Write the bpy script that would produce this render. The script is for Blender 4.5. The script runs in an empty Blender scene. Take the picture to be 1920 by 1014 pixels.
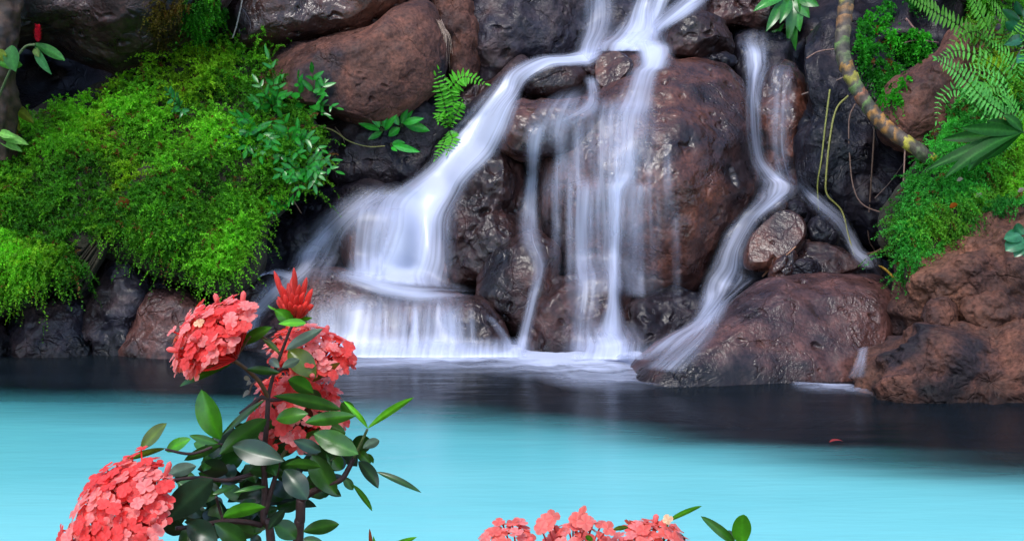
import bpy, math, random
import numpy as np
from mathutils.bvhtree import BVHTree
from mathutils import Vector
rng = np.random.default_rng(7)
random.seed(7)
sc = bpy.context.scene
col = sc.collection
R = math.radians
# ------------------------------------------------------------------ camera model
W0, H0, F = 1920.0, 1014.0, 2637.0
CAM = np.array([0.0, 0.0, 1.6])
PITCH = R(6.64)
FW = np.array([0, math.cos(PITCH), -math.sin(PITCH)])
UP = np.array([0, math.sin(PITCH), math.cos(PITCH)])
RT = np.array([1.0, 0, 0])
def rays(px, py):
    px = np.asarray(px, float); py = np.asarray(py, float)
    return FW + ((px-960)/F)[..., None]*RT + ((507-py)/F)[..., None]*UP
def P(px, py, Y):
    r = rays(px, py)
    return CAM + r*(np.asarray(Y, float)/r[..., 1])[..., None]
def PW(px, py, z=0.0):
    r = rays(px, py)
    return CAM + r*((z-CAM[2])/r[..., 2])[..., None]
def Yb(py): return 9.1+(660-np.asarray(py, float))/660*2.1
def nrm(v):
    v = np.asarray(v, float)
    return v/np.maximum(np.linalg.norm(v, axis=-1, keepdims=True), 1e-9)
# ------------------------------------------------------------------ noise
_prm = np.random.default_rng(3)
_T = _prm.permutation(256); _T = np.concatenate([_T, _T, _T])
_G = nrm(_prm.normal(size=(256, 3)))
def pnoise(p):
    i = np.floor(p).astype(np.int64); f = p-i; i &= 255
    u = f*f*f*(f*(f*6-15)+10)
    r = 0.0
    for dx in (0, 1):
        for dy in (0, 1):
            for dz in (0, 1):
                h = _T[_T[_T[(i[..., 0]+dx) & 255]+((i[..., 1]+dy) & 255)]+((i[..., 2]+dz) & 255)]
                g = _G[h]
                d = g[..., 0]*(f[..., 0]-dx)+g[..., 1]*(f[..., 1]-dy)+g[..., 2]*(f[..., 2]-dz)
                w = (u[..., 0] if dx else 1-u[..., 0])*(u[..., 1] if dy else 1-u[..., 1])*(u[..., 2] if dz else 1-u[..., 2])
                r = r+w*d
    return r*1.6
def fbm(p, octv=4, gain=.5, ridged=False):
    a, s = 1.0, 0.0
    for k in range(octv):
        n = pnoise(p+k*17.3)
        if ridged: n = .6-2*np.abs(n)
        s = s+a*n; p = p*2.03; a *= gain
    return s
# ------------------------------------------------------------------ mesh builder
class MB:
    def __init__(s): s.v = []; s.f = {3: [], 4: []}; s.c = []; s.n = 0; s.uv = []; s.dens = []; s.mi = {3: [], 4: []}
    def add(s, v, f, c=(1, 1, 1), uv=None, dens=None, m=0):
        v = np.asarray(v, float).reshape(-1, 3); f = np.asarray(f, np.int64)
        s.v.append(v); s.f[f.shape[1]].append(f+s.n); s.mi[f.shape[1]].append(np.full(len(f), m))
        c = np.asarray(c, float)
        s.c.append(np.broadcast_to(c, (len(v), 3)) if c.ndim == 1 else c)
        if uv is not None: s.uv.append(uv)
        if dens is not None: s.dens.append(dens)
        s.n += len(v)
    def more(s, f, m=0):            # extra faces on the vertices added last, absolute indices
        f = np.asarray(f, np.int64); s.f[f.shape[1]].append(f); s.mi[f.shape[1]].append(np.full(len(f), m))
    def build(s, name, mats, parent=None, loc=None, smooth=True):
        v = np.concatenate(s.v); c = np.concatenate(s.c)
        par = np.array(parent['org']) if parent is not None and 'org' in parent.keys() else np.zeros(3)
        if loc is None:
            loc = par if parent is not None else np.array([(v[:, 0].min()+v[:, 0].max())/2, (v[:, 1].min()+v[:, 1].max())/2, v[:, 2].min()])
        loc = np.asarray(loc, float)
        me = bpy.data.meshes.new(name)
        q = np.concatenate(s.f[4]) if s.f[4] else np.zeros((0, 4), int)
        t = np.concatenate(s.f[3]) if s.f[3] else np.zeros((0, 3), int)
        mi = np.concatenate((s.mi[4] if s.f[4] else [])+(s.mi[3] if s.f[3] else []))
        me.vertices.add(len(v)); me.vertices.foreach_set('co', (v-loc).ravel())
        li = np.concatenate([q.ravel(), t.ravel()])
        me.loops.add(len(li)); me.loops.foreach_set('vertex_index', li.astype(np.int32))
        tot = np.concatenate([np.full(len(q), 4), np.full(len(t), 3)])
        st = np.concatenate([[0], np.cumsum(tot)[:-1]])
        me.polygons.add(len(tot)); me.polygons.foreach_set('loop_start', st.astype(np.int32)); me.polygons.foreach_set('loop_total', tot.astype(np.int32))
        me.polygons.foreach_set('use_smooth', np.full(len(tot), smooth)); me.polygons.foreach_set('material_index', mi.astype(np.int32))
        a = me.color_attributes.new('tint', 'FLOAT_COLOR', 'POINT')
        a.data.foreach_set('color', np.concatenate([c, np.ones((len(c), 1))], 1).ravel())
        if s.dens:
            d = me.attributes.new('dens', 'FLOAT', 'POINT'); d.data.foreach_set('value', np.concatenate(s.dens))
        if s.uv:
            d = me.attributes.new('flow', 'FLOAT_VECTOR', 'POINT'); u = np.concatenate(s.uv)
            d.data.foreach_set('vector', np.concatenate([u, np.zeros((len(u), 1))], 1).ravel())
        me.update(); me.validate()
        for m in (mats if isinstance(mats, (list, tuple)) else [mats]): me.materials.append(m)
        o = bpy.data.objects.new(name, me); col.objects.link(o)
        o.location = loc-par if parent is not None else loc
        if parent is not None: o.parent = parent
        return o
def tag(o, label=None, cat=None, group=None, kind=None):
    if label: o['label'] = label
    if cat: o['category'] = cat
    if group: o['group'] = group
    if kind: o['kind'] = kind
    return o
def empty(name, loc, label, cat, group=None):
    o = bpy.data.objects.new(name, None); col.objects.link(o)
    o.location = loc; o['org'] = [float(x) for x in loc]
    return tag(o, label, cat, group)
def grid_faces(n, m, wrap=False):
    i = np.arange(n-1)[:, None]; j = np.arange(m if wrap else m-1)[None, :]
    a = i*m+j; b = i*m+(j+1) % m
    return np.stack([a, b, b+m, a+m], -1).reshape(-1, 4)
def catmull(pts, n, closed=False):
    p = np.asarray(pts, float); k = len(p)
    if closed: ext = np.concatenate([p[-1:], p, p[:2]]); segs = k
    else: ext = np.concatenate([2*p[:1]-p[1:2], p, 2*p[-1:]-p[-2:-1]]); segs = k-1
    u = np.linspace(0, segs, n, endpoint=not closed); i = np.minimum(u.astype(int), segs-1); t = (u-i)[:, None]
    a, b, c, d = ext[i], ext[i+1], ext[i+2], ext[i+3]
    return .5*(2*b+(c-a)*t+(2*a-5*b+4*c-d)*t*t+(3*b-a-3*c+d)*t**3)
def tube(mb, pts, rad, c=(1, 1, 1), seg=8, n=None, m=0, colf=None, taper=True):
    pts = np.asarray(pts, float); n = n or max(2, len(pts)*5)
    if len(pts) == 2: pts = np.array([pts[0], (pts[0]+pts[1])/2, pts[1]])
    rr = np.interp(np.linspace(0, 1, n), np.linspace(0, 1, len(np.atleast_1d(rad))), np.atleast_1d(rad)) if np.ndim(rad) else np.full(n, rad)
    p = catmull(pts, n); d = nrm(np.gradient(p, axis=0))
    up = np.array([.31, .93, .2]); a = nrm(np.cross(d, up)); b = np.cross(d, a)
    th = np.linspace(0, 2*np.pi, seg, endpoint=False)
    ring = p[:, None, :]+rr[:, None, None]*(np.cos(th)[None, :, None]*a[:, None, :]+np.sin(th)[None, :, None]*b[:, None, :])
    cc = c if colf is None else np.repeat(colf(np.linspace(0, 1, n)), seg, 0)
    f = grid_faces(n, seg, True)
    v = ring.reshape(-1, 3); v = np.concatenate([v, p[:1], p[-1:]])
    if colf is not None: cc = np.concatenate([cc, cc[:1], cc[-1:]])
    base = mb.n
    mb.add(v, f, cc, m=m)
    k = n*seg; j = np.arange(seg)
    mb.more(np.stack([np.full(seg, k), (j+1) % seg, j], 1)+base, m)
    mb.more(np.stack([np.full(seg, k+1), (n-1)*seg+j, (n-1)*seg+(j+1) % seg], 1)+base, m)
    return p
def prof_leaf(t, a=.75, b=.9):
    return np.sin(np.pi*np.clip(t, 0, 1)**a)**b
def leaf(mb, base, tip, wv, curl=0.0, fold=.15, c=(1, 1, 1), c2=None, n=9, m=5, pa=.85, pb=.8, curlv=None, thick=.0008, mat=0):
    """a leaf blade: base, tip, half-width vector; arched by curl, folded along its midrib, with a back face"""
    base, tip, wv = np.asarray(base, float), np.asarray(tip, float), np.asarray(wv, float)
    L = np.linalg.norm(tip-base); d = (tip-base)/max(L, 1e-6); w = np.linalg.norm(wv)
    nv = np.cross(d, wv/max(w, 1e-9))
    if nv[2] < 0: nv = -nv
    t = np.linspace(0, 1, n); s = np.linspace(-1, 1, m)
    hw = np.maximum(prof_leaf(t, pa, pb), .02)
    cv = nv if curlv is None else np.asarray(curlv, float)
    ctr = base+np.outer(t, tip-base)+np.outer(np.sin(np.pi*t)*curl*L, cv)
    v = ctr[:, None, :]+(hw[:, None]*s[None, :])[..., None]*wv+(np.abs(s)[None, :]*hw[:, None]*fold*w)[..., None]*nv
    v = v+((np.sin(t*9)[:, None]*s[None, :]**2)*w*.06)[..., None]*nv
    cc = np.asarray(c, float)
    if c2 is not None:
        k = (1-np.abs(s))[None, :, None]**3
        cc = (cc*(1-k)+np.asarray(c2)*k)*np.ones((n, 1, 1)); cc = cc.reshape(-1, 3)
    mb.add(v, grid_faces(n, m), cc, m=mat)
# ------------------------------------------------------------------ materials
def newmat(name):
    m = bpy.data.materials.new(name); m.use_nodes = True
    nt = m.node_tree; nt.nodes.clear()
    return m, nt, nt.nodes, nt.links
def N(ns, t, **kw):
    n = ns.new(t)
    for k, v in kw.items():
        if hasattr(n, k): setattr(n, k, v)
        else: n.inputs[k.replace('_', ' ')].default_value = v
    return n
def noise(ns, ln, vec, scale, detail=6, rough=.6, dist=0.0):
    n = N(ns, 'ShaderNodeTexNoise'); n.inputs['Scale'].default_value = scale; n.inputs['Detail'].default_value = detail
    n.inputs['Roughness'].default_value = rough; n.inputs['Distortion'].default_value = dist
    ln.new(vec, n.inputs['Vector']); return n
def ramp(ns, ln, fac, stops):
    r = ns.new('ShaderNodeValToRGB'); e = r.color_ramp.elements
    while len(e) > 1: e.remove(e[-1])
    for i, (p, c) in enumerate(stops):
        x = e[0] if i == 0 else e.new(p)
        x.position = p; x.color = (*c, 1) if len(c) == 3 else c
    ln.new(fac, r.inputs['Fac']); return r
def mapr(ns, ln, v, a, b, c, d, clamp=True):
    m = ns.new('ShaderNodeMapRange'); m.clamp = clamp
    for k, x in zip(('From Min', 'From Max', 'To Min', 'To Max'), (a, b, c, d)): m.inputs[k].default_value = x
    ln.new(v, m.inputs['Value']); return m.outputs[0]
def mixc(ns, ln, fac, a, b, mode='MIX'):
    m = ns.new('ShaderNodeMix'); m.data_type = 'RGBA'; m.blend_type = mode
    for s, x in ((m.inputs['Factor'], fac), (m.inputs['A'], a), (m.inputs['B'], b)):
        if isinstance(x, (int, float)): s.default_value = x
        elif isinstance(x, tuple): s.default_value = (*x, 1)
        else: ln.new(x, s)
    return m.outputs['Result']
def math_(ns, ln, op, a, b=None, clamp=False):
    m = ns.new('ShaderNodeMath'); m.operation = op; m.use_clamp = clamp
    for s, x in zip(m.inputs, (a, b)):
        if x is None: continue
        if isinstance(x, (int, float)): s.default_value = x
        else: ln.new(x, s)
    return m.outputs[0]
def rock_mat(name, c1, c2, c3, rough=(.25, .6), bump=.5, coat=.25, pits=.5, spec=.36):
    m, nt, ns, ln = newmat(name)
    tc = N(ns, 'ShaderNodeTexCoord'); vec = tc.outputs['Object']
    oi = N(ns, 'ShaderNodeObjectInfo')
    va = N(ns, 'ShaderNodeVectorMath', operation='ADD'); ln.new(vec, va.inputs[0])
    sx = N(ns, 'ShaderNodeCombineXYZ'); r40 = math_(ns, ln, 'MULTIPLY', oi.outputs['Random'], 40.0)
    ln.new(r40, sx.inputs[0]); ln.new(r40, sx.inputs[2]); ln.new(sx.outputs[0], va.inputs[1]); vec = va.outputs[0]
    big = noise(ns, ln, vec, 1.7, 4, .6, .6)
    med = noise(ns, ln, vec, 7, 4, .62, .3)
    fine = noise(ns, ln, vec, 45, 2, .65)
    r1 = ramp(ns, ln, big.outputs[0], [(.36, c3), (.47, c1), (.62, c2)])
    r2 = ramp(ns, ln, med.outputs[0], [(.30, (.35, .35, .4)), (.5, (.95, .95, .95)), (.68, (1.7, 1.55, 1.45))])
    c = mixc(ns, ln, .8, r1.outputs[0], r2.outputs[0], 'MULTIPLY')
    r3 = ramp(ns, ln, fine.outputs[0], [(.33, (.45, .45, .45)), (.5, (1, 1, 1)), (.7, (1.5, 1.5, 1.5))])
    c = mixc(ns, ln, .7, c, r3.outputs[0], 'MULTIPLY')
    vo = N(ns, 'ShaderNodeTexVoronoi'); vo.inputs['Scale'].default_value = 28; ln.new(med.outputs['Color'], vo.inputs['Vector'])
    vd = N(ns, 'ShaderNodeVectorMath', operation='MULTIPLY_ADD'); ln.new(med.outputs['Color'], vd.inputs[0]); vd.inputs[1].default_value = (.06, .06, .06); ln.new(vec, vd.inputs[2])
    ln.new(vd.outputs[0], vo.inputs['Vector'])
    pit = mapr(ns, ln, vo.outputs['Distance'], .05, .32, 0, 1)
    # cracks
    vc = N(ns, 'ShaderNodeTexVoronoi', feature='DISTANCE_TO_EDGE'); vc.inputs['Scale'].default_value = 2.3
    vd2 = N(ns, 'ShaderNodeVectorMath', operation='MULTIPLY_ADD'); ln.new(big.outputs['Color'], vd2.inputs[0]); vd2.inputs[1].default_value = (.7, .7, .7); ln.new(vec, vd2.inputs[2])
    ln.new(vd2.outputs[0], vc.inputs['Vector'])
    crack = mapr(ns, ln, vc.outputs['Distance'], 0, .025, 0, 1)
    h = math_(ns, ln, 'MULTIPLY', big.outputs[0], .8)
    h = math_(ns, ln, 'ADD', h, math_(ns, ln, 'MULTIPLY', med.outputs[0], .30))
    h = math_(ns, ln, 'ADD', h, math_(ns, ln, 'MULTIPLY', fine.outputs[0], .30))
    h = math_(ns, ln, 'ADD', h, math_(ns, ln, 'MULTIPLY', pit, .14*pits))
    h = math_(ns, ln, 'ADD', h, math_(ns, ln, 'MULTIPLY', crack, .20))
    b = N(ns, 'ShaderNodeBump'); b.inputs['Strength'].default_value = bump; b.inputs['Distance'].default_value = .032; ln.new(h, b.inputs['Height'])
    pat = noise(ns, ln, vec, 2.6, 2, .5); ln.new(mapr(ns, ln, pat.outputs[0], .38, .62, bump*.25, bump*1.25), b.inputs['Strength'])
    # damp dark tide mark just above the pool
    gp = N(ns, 'ShaderNodeNewGeometry'); gs = N(ns, 'ShaderNodeSeparateXYZ'); ln.new(gp.outputs['Position'], gs.inputs[0])
    zz = math_(ns, ln, 'ADD', gs.outputs[2], math_(ns, ln, 'MULTIPLY', math_(ns, ln, 'SUBTRACT', big.outputs[0], .5), .35))
    zz = math_(ns, ln, 'ADD', zz, math_(ns, ln, 'MULTIPLY', math_(ns, ln, 'SUBTRACT', med.outputs[0], .5), .15))
    wet = mapr(ns, ln, zz, .02, .12, .30, 1)
    c = mixc(ns, ln, 1.0, c, wet, 'MULTIPLY')
    p = N(ns, 'ShaderNodeBsdfPrincipled'); p.inputs['Specular IOR Level'].default_value = spec; ln.new(c, p.inputs['Base Color']); ln.new(b.outputs[0], p.inputs['Normal'])
    ln.new(mapr(ns, ln, med.outputs[0], .35, .65, rough[0], rough[1]), p.inputs['Roughness'])
    p.inputs['Coat Weight'].default_value = coat; p.inputs['Coat Roughness'].default_value = .22
    ln.new(b.outputs[0], p.inputs['Coat Normal'])
    o = N(ns, 'ShaderNodeOutputMaterial'); ln.new(p.outputs[0], o.inputs[0])
    return m
def leaf_mat(name, rough=.4, trans=.35, spec=.5, var=.25, coat=0, bumpf=0):
    m, nt, ns, ln = newmat(name)
    at = N(ns, 'ShaderNodeAttribute', attribute_name='tint')
    tc = N(ns, 'ShaderNodeTexCoord'); nz = noise(ns, ln, tc.outputs['Object'], 60, 4)
    r = ramp(ns, ln, nz.outputs[0], [(.3, (1-var,)*3), (.7, (1+var,)*3)])
    c = mixc(ns, ln, 1.0, at.outputs['Color'], r.outputs[0], 'MULTIPLY')
    p = N(ns, 'ShaderNodeBsdfPrincipled'); ln.new(c, p.inputs['Base Color']); p.inputs['Roughness'].default_value = rough
    p.inputs['Specular IOR Level'].default_value = spec; p.inputs['Coat Weight'].default_value = coat; p.inputs['Coat Roughness'].default_value = .2
    t = N(ns, 'ShaderNodeBsdfTranslucent')
    c2 = mixc(ns, ln, 1.0, c, (1.3, 1.25, .6), 'MULTIPLY'); ln.new(c2, t.inputs[0])
    mx = N(ns, 'ShaderNodeMixShader'); mx.inputs[0].default_value = trans
    ln.new(p.outputs[0], mx.inputs[1]); ln.new(t.outputs[0], mx.inputs[2])
    o = N(ns, 'ShaderNodeOutputMaterial'); ln.new(mx.outputs[0], o.inputs[0])
    return m
M = {}
M['brown'] = rock_mat('wet_brown_rock', (.047, .019, .0155), (.092, .032, .020), (.017, .010, .012), (.22, .52), .6, .3, .9, .38)
M['brownd'] = rock_mat('dark_brown_rock', (.027, .013, .0125), (.052, .022, .019), (.010, .007, .0095), (.24, .55), .65, .2, .6, .32)
M['dark'] = rock_mat('dark_wet_rock', (.011, .009, .014), (.026, .018, .021), (.005, .005, .008), (.3, .6), .85, .05, .7, .25)
M['red'] = rock_mat('reddish_rock', (.078, .034, .026), (.125, .052, .036), (.024, .019, .024), (.5, .8), .75, .0, .7, .25)
M['slab'] = rock_mat('wet_slab_rock', (.064, .030, .029), (.10, .042, .035), (.030, .019, .023), (.26, .58), .85, .16, .5, .34)
M['bank'] = rock_mat('dry_brown_rock', (.088, .038, .027), (.145, .062, .038), (.022, .015, .018), (.6, .85), .9, .0, .8, .25)
M['grey'] = rock_mat('grey_rock', (.024, .021, .031), (.050, .032, .033), (.009, .009, .015), (.3, .6), .75, .06, .6, .28)
M['leaf'] = leaf_mat('leaf', .5, .35, .25)
M['gloss'] = leaf_mat('glossy_leaf', .30, .16, .45, .25, .15)
M['fine'] = leaf_mat('fine_leaf', .6, .45, .2)
M['petal'] = leaf_mat('petal', .5, .35, .3, .08)
def bark_mat():
    m, nt, ns, ln = newmat('stem_bark')
    at = N(ns, 'ShaderNodeAttribute', attribute_name='tint'); tc = N(ns, 'ShaderNodeTexCoord')
    nz = noise(ns, ln, tc.outputs['Object'], 120, 5)
    r = ramp(ns, ln, nz.outputs[0], [(.3, (.6,)*3), (.7, (1.4,)*3)])
    p = N(ns, 'ShaderNodeBsdfPrincipled'); ln.new(mixc(ns, ln, 1.0, at.outputs['Color'], r.outputs[0], 'MULTIPLY'), p.inputs['Base Color'])
    p.inputs['Roughness'].default_value = .6
    b = N(ns, 'ShaderNodeBump'); b.inputs['Strength'].default_value = .4; b.inputs['Distance'].default_value = .004; ln.new(nz.outputs[0], b.inputs['Height']); ln.new(b.outputs[0], p.inputs['Normal'])
    o = N(ns, 'ShaderNodeOutputMaterial'); ln.new(p.outputs[0], o.inputs[0]); return m
M['bark'] = bark_mat()
def soil_mat(name, a, b_):
    m, nt, ns, ln = newmat(name)
    tc = N(ns, 'ShaderNodeTexCoord'); nz = noise(ns, ln, tc.outputs['Object'], 6, 8, .7)
    r = ramp(ns, ln, nz.outputs[0], [(.35, a), (.65, b_)])
    p = N(ns, 'ShaderNodeBsdfPrincipled'); ln.new(r.outputs[0], p.inputs['Base Color']); p.inputs['Roughness'].default_value = .9
    b = N(ns, 'ShaderNodeBump'); b.inputs['Strength'].default_value = .8; b.inputs['Distance'].default_value = .05; ln.new(nz.outputs[0], b.inputs['Height']); ln.new(b.outputs[0], p.inputs['Normal'])
    o = N(ns, 'ShaderNodeOutputMaterial'); ln.new(p.outputs[0], o.inputs[0]); return m
M['soil'] = soil_mat('soil', (.012, .014, .006), (.04, .03, .015))
M['earth'] = soil_mat('earth', (.06, .04, .025), (.13, .09, .05))
def veil_mat():
    m, nt, ns, ln = newmat('falling_water')
    fl = N(ns, 'ShaderNodeAttribute', attribute_name='flow'); de = N(ns, 'ShaderNodeAttribute', attribute_name='dens')
    def st(su, sv, sc_, det):
        mp = N(ns, 'ShaderNodeMapping'); mp.inputs['Scale'].default_value = (su, sv, 1); ln.new(fl.outputs['Vector'], mp.inputs[0])
        return noise(ns, ln, mp.outputs[0], sc_, det, .55)
    a = st(1, .045, 22, 2); b = st(1, .07, 9, 3); c = st(1, .25, 5, 2)
    s = math_(ns, ln, 'ADD', math_(ns, ln, 'MULTIPLY', a.outputs[0], .45), math_(ns, ln, 'MULTIPLY', b.outputs[0], .4))
    s = math_(ns, ln, 'ADD', s, math_(ns, ln, 'MULTIPLY', c.outputs[0], .15))
    k = mapr(ns, ln, s, .36, .64, -.55, .55, False)
    d = de.outputs['Fac']
    amp = math_(ns, ln, 'MULTIPLY', d, math_(ns, ln, 'SUBTRACT', 1.35, d))       # streaks matter most in thin water
    al = math_(ns, ln, 'ADD', d, math_(ns, ln, 'MULTIPLY', math_(ns, ln, 'MULTIPLY', k, amp), 1.3), True)
    df = N(ns, 'ShaderNodeBsdfDiffuse'); df.inputs[0].default_value = (.77, .81, 1.0, 1)
    tl = N(ns, 'ShaderNodeBsdfTranslucent'); tl.inputs[0].default_value = (.77, .81, 1.0, 1)
    gl = N(ns, 'ShaderNodeBsdfGlossy'); gl.inputs['Roughness'].default_value = .35
    m1 = N(ns, 'ShaderNodeMixShader'); m1.inputs[0].default_value = .3; ln.new(df.outputs[0], m1.inputs[1]); ln.new(tl.outputs[0], m1.inputs[2])
    m2 = N(ns, 'ShaderNodeMixShader'); m2.inputs[0].default_value = .06; ln.new(m1.outputs[0], m2.inputs[1]); ln.new(gl.outputs[0], m2.inputs[2])
    tr = N(ns, 'ShaderNodeBsdfTransparent')
    m3 = N(ns, 'ShaderNodeMixShader'); ln.new(al, m3.inputs[0]); ln.new(tr.outputs[0], m3.inputs[1]); ln.new(m2.outputs[0], m3.inputs[2])
    o = N(ns, 'ShaderNodeOutputMaterial'); ln.new(m3.outputs[0], o.inputs[0]); return m
M['veil'] = veil_mat()
# ------------------------------------------------------------------ rocks
BV = []      # coarse copies for draping water and plants on the real surfaces
def rock_verts(out, Y, thick, tilt, seed, amp, cuts, nt, npk, power, rough, ledge=0, face=None):
    o = catmull(np.array(out, float), 256, True)
    c = (o.max(0)+o.min(0))/2*.5+o.mean(0)*.5
    d = o-c; th = np.arctan2(d[:, 1], d[:, 0]); r = np.hypot(d[:, 0], d[:, 1])
    k = np.argsort(th); th, r = th[k], r[k]
    T = np.linspace(-np.pi, np.pi, nt, endpoint=False)
    rr = np.interp(T, th, r, period=2*np.pi)
    # more rings on the front half
    ph = np.concatenate([np.linspace(-np.pi/2, 0, int(npk*.68), endpoint=False), np.linspace(0, np.pi/2, npk-int(npk*.68))])
    cp = np.maximum(np.cos(ph), 0)**power; sp = np.sign(ph)*np.abs(np.sin(ph))**(.9)
    PX = c[0]+np.outer(cp, rr*np.cos(T)); PY = c[1]+np.outer(cp, rr*np.sin(T))
    base = P(PX, PY, np.full(PX.shape, float(Y)))
    rd = nrm(rays(PX, PY))
    v = base+rd*(thick*sp)[:, None, None]
    zc = P(c[0], c[1], Y)[2]
    v = v+rd*(tilt*(v[..., 2]-zc)/rd[..., 1])[..., None]      # leaning back along the line of sight
    ctr = P(c[0], c[1], Y); size = max(.05, r.mean()*Y/F)
    rs = np.random.default_rng(seed)
    v = v-ctr
    for _ in range(cuts):
        nv = nrm(rs.normal(size=3)*np.array([1, .9, 1])-np.array([0, .5, 0]))
        dd = v@nv; lim = dd.max()*rs.uniform(.62, .85)
        ex = np.maximum(dd-lim, 0); v = v-nv*(ex*.88)[..., None]
    if face is not None:
        nv = nrm(np.array(face[:3], float)); dd = v@nv; ex = np.maximum(dd-dd.max()*face[3], 0); v = v-nv*(ex*.97)[..., None]
    q = v+ctr+seed*3.17
    n = nrm(v/np.array([1, 1, 1]))
    dsp = amp*size*(fbm(q*(1.1/size), 3, .5)*.62+fbm(q*(1.9/size)+9, 2, .5, True)*.14)
    if rough > 0:
        f0 = 7.0; rough = rough*.25
        dsp = dsp+rough*(fbm(q*f0, 4, .58)*.030+fbm(q*f0*.6+31, 3, .55, True)*.022)
        pit = np.maximum(fbm(q*9+5, 2)-.5, 0); dsp = dsp-pit*.075
    lim = .35*size
    v = v+n*np.clip(dsp, -lim, lim)[..., None]
    return v+ctr
def rock(out, Y, thick, mat, label, tilt=.15, amp=.3, cuts=0, power=.62, rough=1.0, name='boulder', cat='boulder', group=None, kind=None, seed=None, res=1.0, face=None):
    global _rs
    _rs += 1
    seed = _rs if seed is None else seed
    o = np.array(out, float); per = np.ptp(o[:, 0])+np.ptp(o[:, 1])
    nt = int(np.clip(per*.62*res, 70, 420)); npk = int(np.clip(per*.42*res, 50, 260))
    v = rock_verts(out, Y, thick, tilt, seed, amp, cuts, nt, npk, power, rough, 0, face)
    mb = MB(); a, b = v.shape[:2]
    mb.add(v, grid_faces(a, b, True)[:, ::-1])
    ob = mb.build(name, M[mat])
    tag(ob, label, cat, group, kind)
    vc = v[::3, ::3] if per > 200 else v[::2, ::2]
    BV.append((vc.reshape(-1, 3), grid_faces(vc.shape[0], vc.shape[1], True)))
    return ob
_rs = 10
G1 = 'boulders in the waterfall'; G2 = 'loose stones right of the falls'; G3 = 'rocks along the waterline'; G4 = 'rock walls behind the falls'
# main falls
rock([(1005,340),(1000,280),(1020,225),(1080,178),(1170,134),(1260,116),(1342,136),(1390,180),(1414,240),(1427,345),(1406,405),(1370,470),(1332,545),(1270,585),(1150,582),(1050,555),(1015,480),(1002,400)], 10.2, .8, 'brown', 'biggest boulder, a wet brown dome in the middle of the falls', .30, .15, 0, power=.7, group=G1)
rock([(926,240),(944,205),(985,188),(1060,182),(1125,192),(1140,240),(1085,285),(1010,300),(955,294),(930,268)], 9.93, .34, 'brown', 'brown knob of rock jutting left from the upper edge of the biggest boulder', .2, .2, group=G1)
rock([(985,720),(1000,575),(1030,528),(1100,512),(1160,528),(1188,590),(1190,720)], 9.38, .32, 'brownd', 'low brown boulder at the pool edge left of the strongest thin stream', .3, .3, group=G1)
rock([(1150,720),(1165,592),(1200,552),(1265,538),(1322,553),(1342,600),(1320,720)], 9.45, .32, 'dark', 'dark low boulder under the biggest boulder, right of the thin stream', .3, .3, group=G1)
rock([(893,560),(910,500),(955,452),(1010,432),(1050,470),(1045,550),(1025,610),(990,650),(935,610)], 9.55, .33, 'brownd', 'smooth dark egg-shaped boulder below the brown knob', .25, .15, rough=.5, group=G1)
rock([(838,470),(850,400),(868,315),(900,262),(945,255),(985,315),(996,400),(985,455),(940,510),(890,545),(850,540)], 9.95, .36, 'brownd', 'rough dark boulder between the bright left chute and the centre', .25, .35, 2, rough=1.6, group=G1)
rock([(455,720),(470,600),(520,535),(590,500),(690,505),(800,535),(880,560),(900,620),(905,720)], 9.55, .5, 'slab', 'broad brown dome under the water veil at the foot of the left chute', .45, .12, rough=.5, group=G1)
rock([(808,720),(822,605),(852,562),(900,556),(935,590),(958,640),(968,720)], 9.28, .28, 'brownd', 'small round brown boulder at the pool edge right of the veiled dome', .3, .15, rough=.5, group=G1)
rock([(640,470),(642,422),(660,396),(702,384),(748,400),(765,450),(752,505),(690,515),(655,505)], 9.78, .26, 'brown', 'round brown boulder washed by thin water beside the bright left chute', .25, .12, rough=.4, group=G1)
rock([(694,380),(704,357),(735,344),(768,352),(764,380),(725,394)], 9.98, .12, 'dark', 'little dark stone on the left lip of the bright chute', .2, .2, group=G1)
rock([(690,540),(715,420),(760,350),(850,330),(885,400),(880,520),(800,560)], 10.05, .3, 'slab', 'sloping rock under the white fan of the left chute', .6, .2, rough=.6, group=G1)
rock([(770,370),(825,285),(900,185),(975,105),(1010,170),(965,240),(910,300),(865,370)], 10.5, .25, 'grey', 'slanting rock bed beneath the upper left chute', .5, .2, rough=.6, group=G1)
rock([(973,162),(988,132),(1028,112),(1070,114),(1099,140),(1092,166),(1050,180),(1000,184)], 10.42, .22, 'brownd', 'smooth oval brown boulder the left chute curls around', .2, .12, rough=.4, group=G1)
rock([(1116,130),(1124,106),(1150,96),(1180,110),(1187,126),(1172,150),(1168,186),(1132,188),(1118,160)], 10.22, .15, 'brown', 'small pointed wet stone splitting the water above the biggest boulder', .2, .12, 2, rough=.3, face=(-.3,-.75,.6,.6), group=G1)
rock([(1245,78),(1258,36),(1298,16),(1342,30),(1366,60),(1376,90),(1350,110),(1290,114),(1252,106)], 10.65, .26, 'brownd', 'round dark brown boulder perched right of the top cascade', .2, .18, 1, rough=1.2, group=G1)
rock([(1308,120),(1328,104),(1360,101),(1380,117),(1352,134),(1320,134)], 10.5, .12, 'dark', 'flat little black stone under the perched top boulder', .2, .3, 1, group=G1)
rock([(1310,40),(1335,-25),(1450,-40),(1500,10),(1450,62),(1375,60)], 11.3, .4, 'brownd', 'dark brown rock behind the perched boulder at the top edge', .3, .3, group=G4)
rock([(1085,120),(1078,0),(1095,-80),(1250,-90),(1330,-30),(1290,40),(1260,80),(1180,112)], 11.5, .4, 'grey', 'rock step behind the topmost streaks of water', .7, .3, group=G4)
rock([(1070,135),(1110,85),(1200,62),(1275,82),(1290,135),(1200,155),(1110,155)], 10.75, .35, 'slab', 'flat ledge under the white pool at the top of the falls', .9, .2, rough=.5, group=G1)
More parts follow.
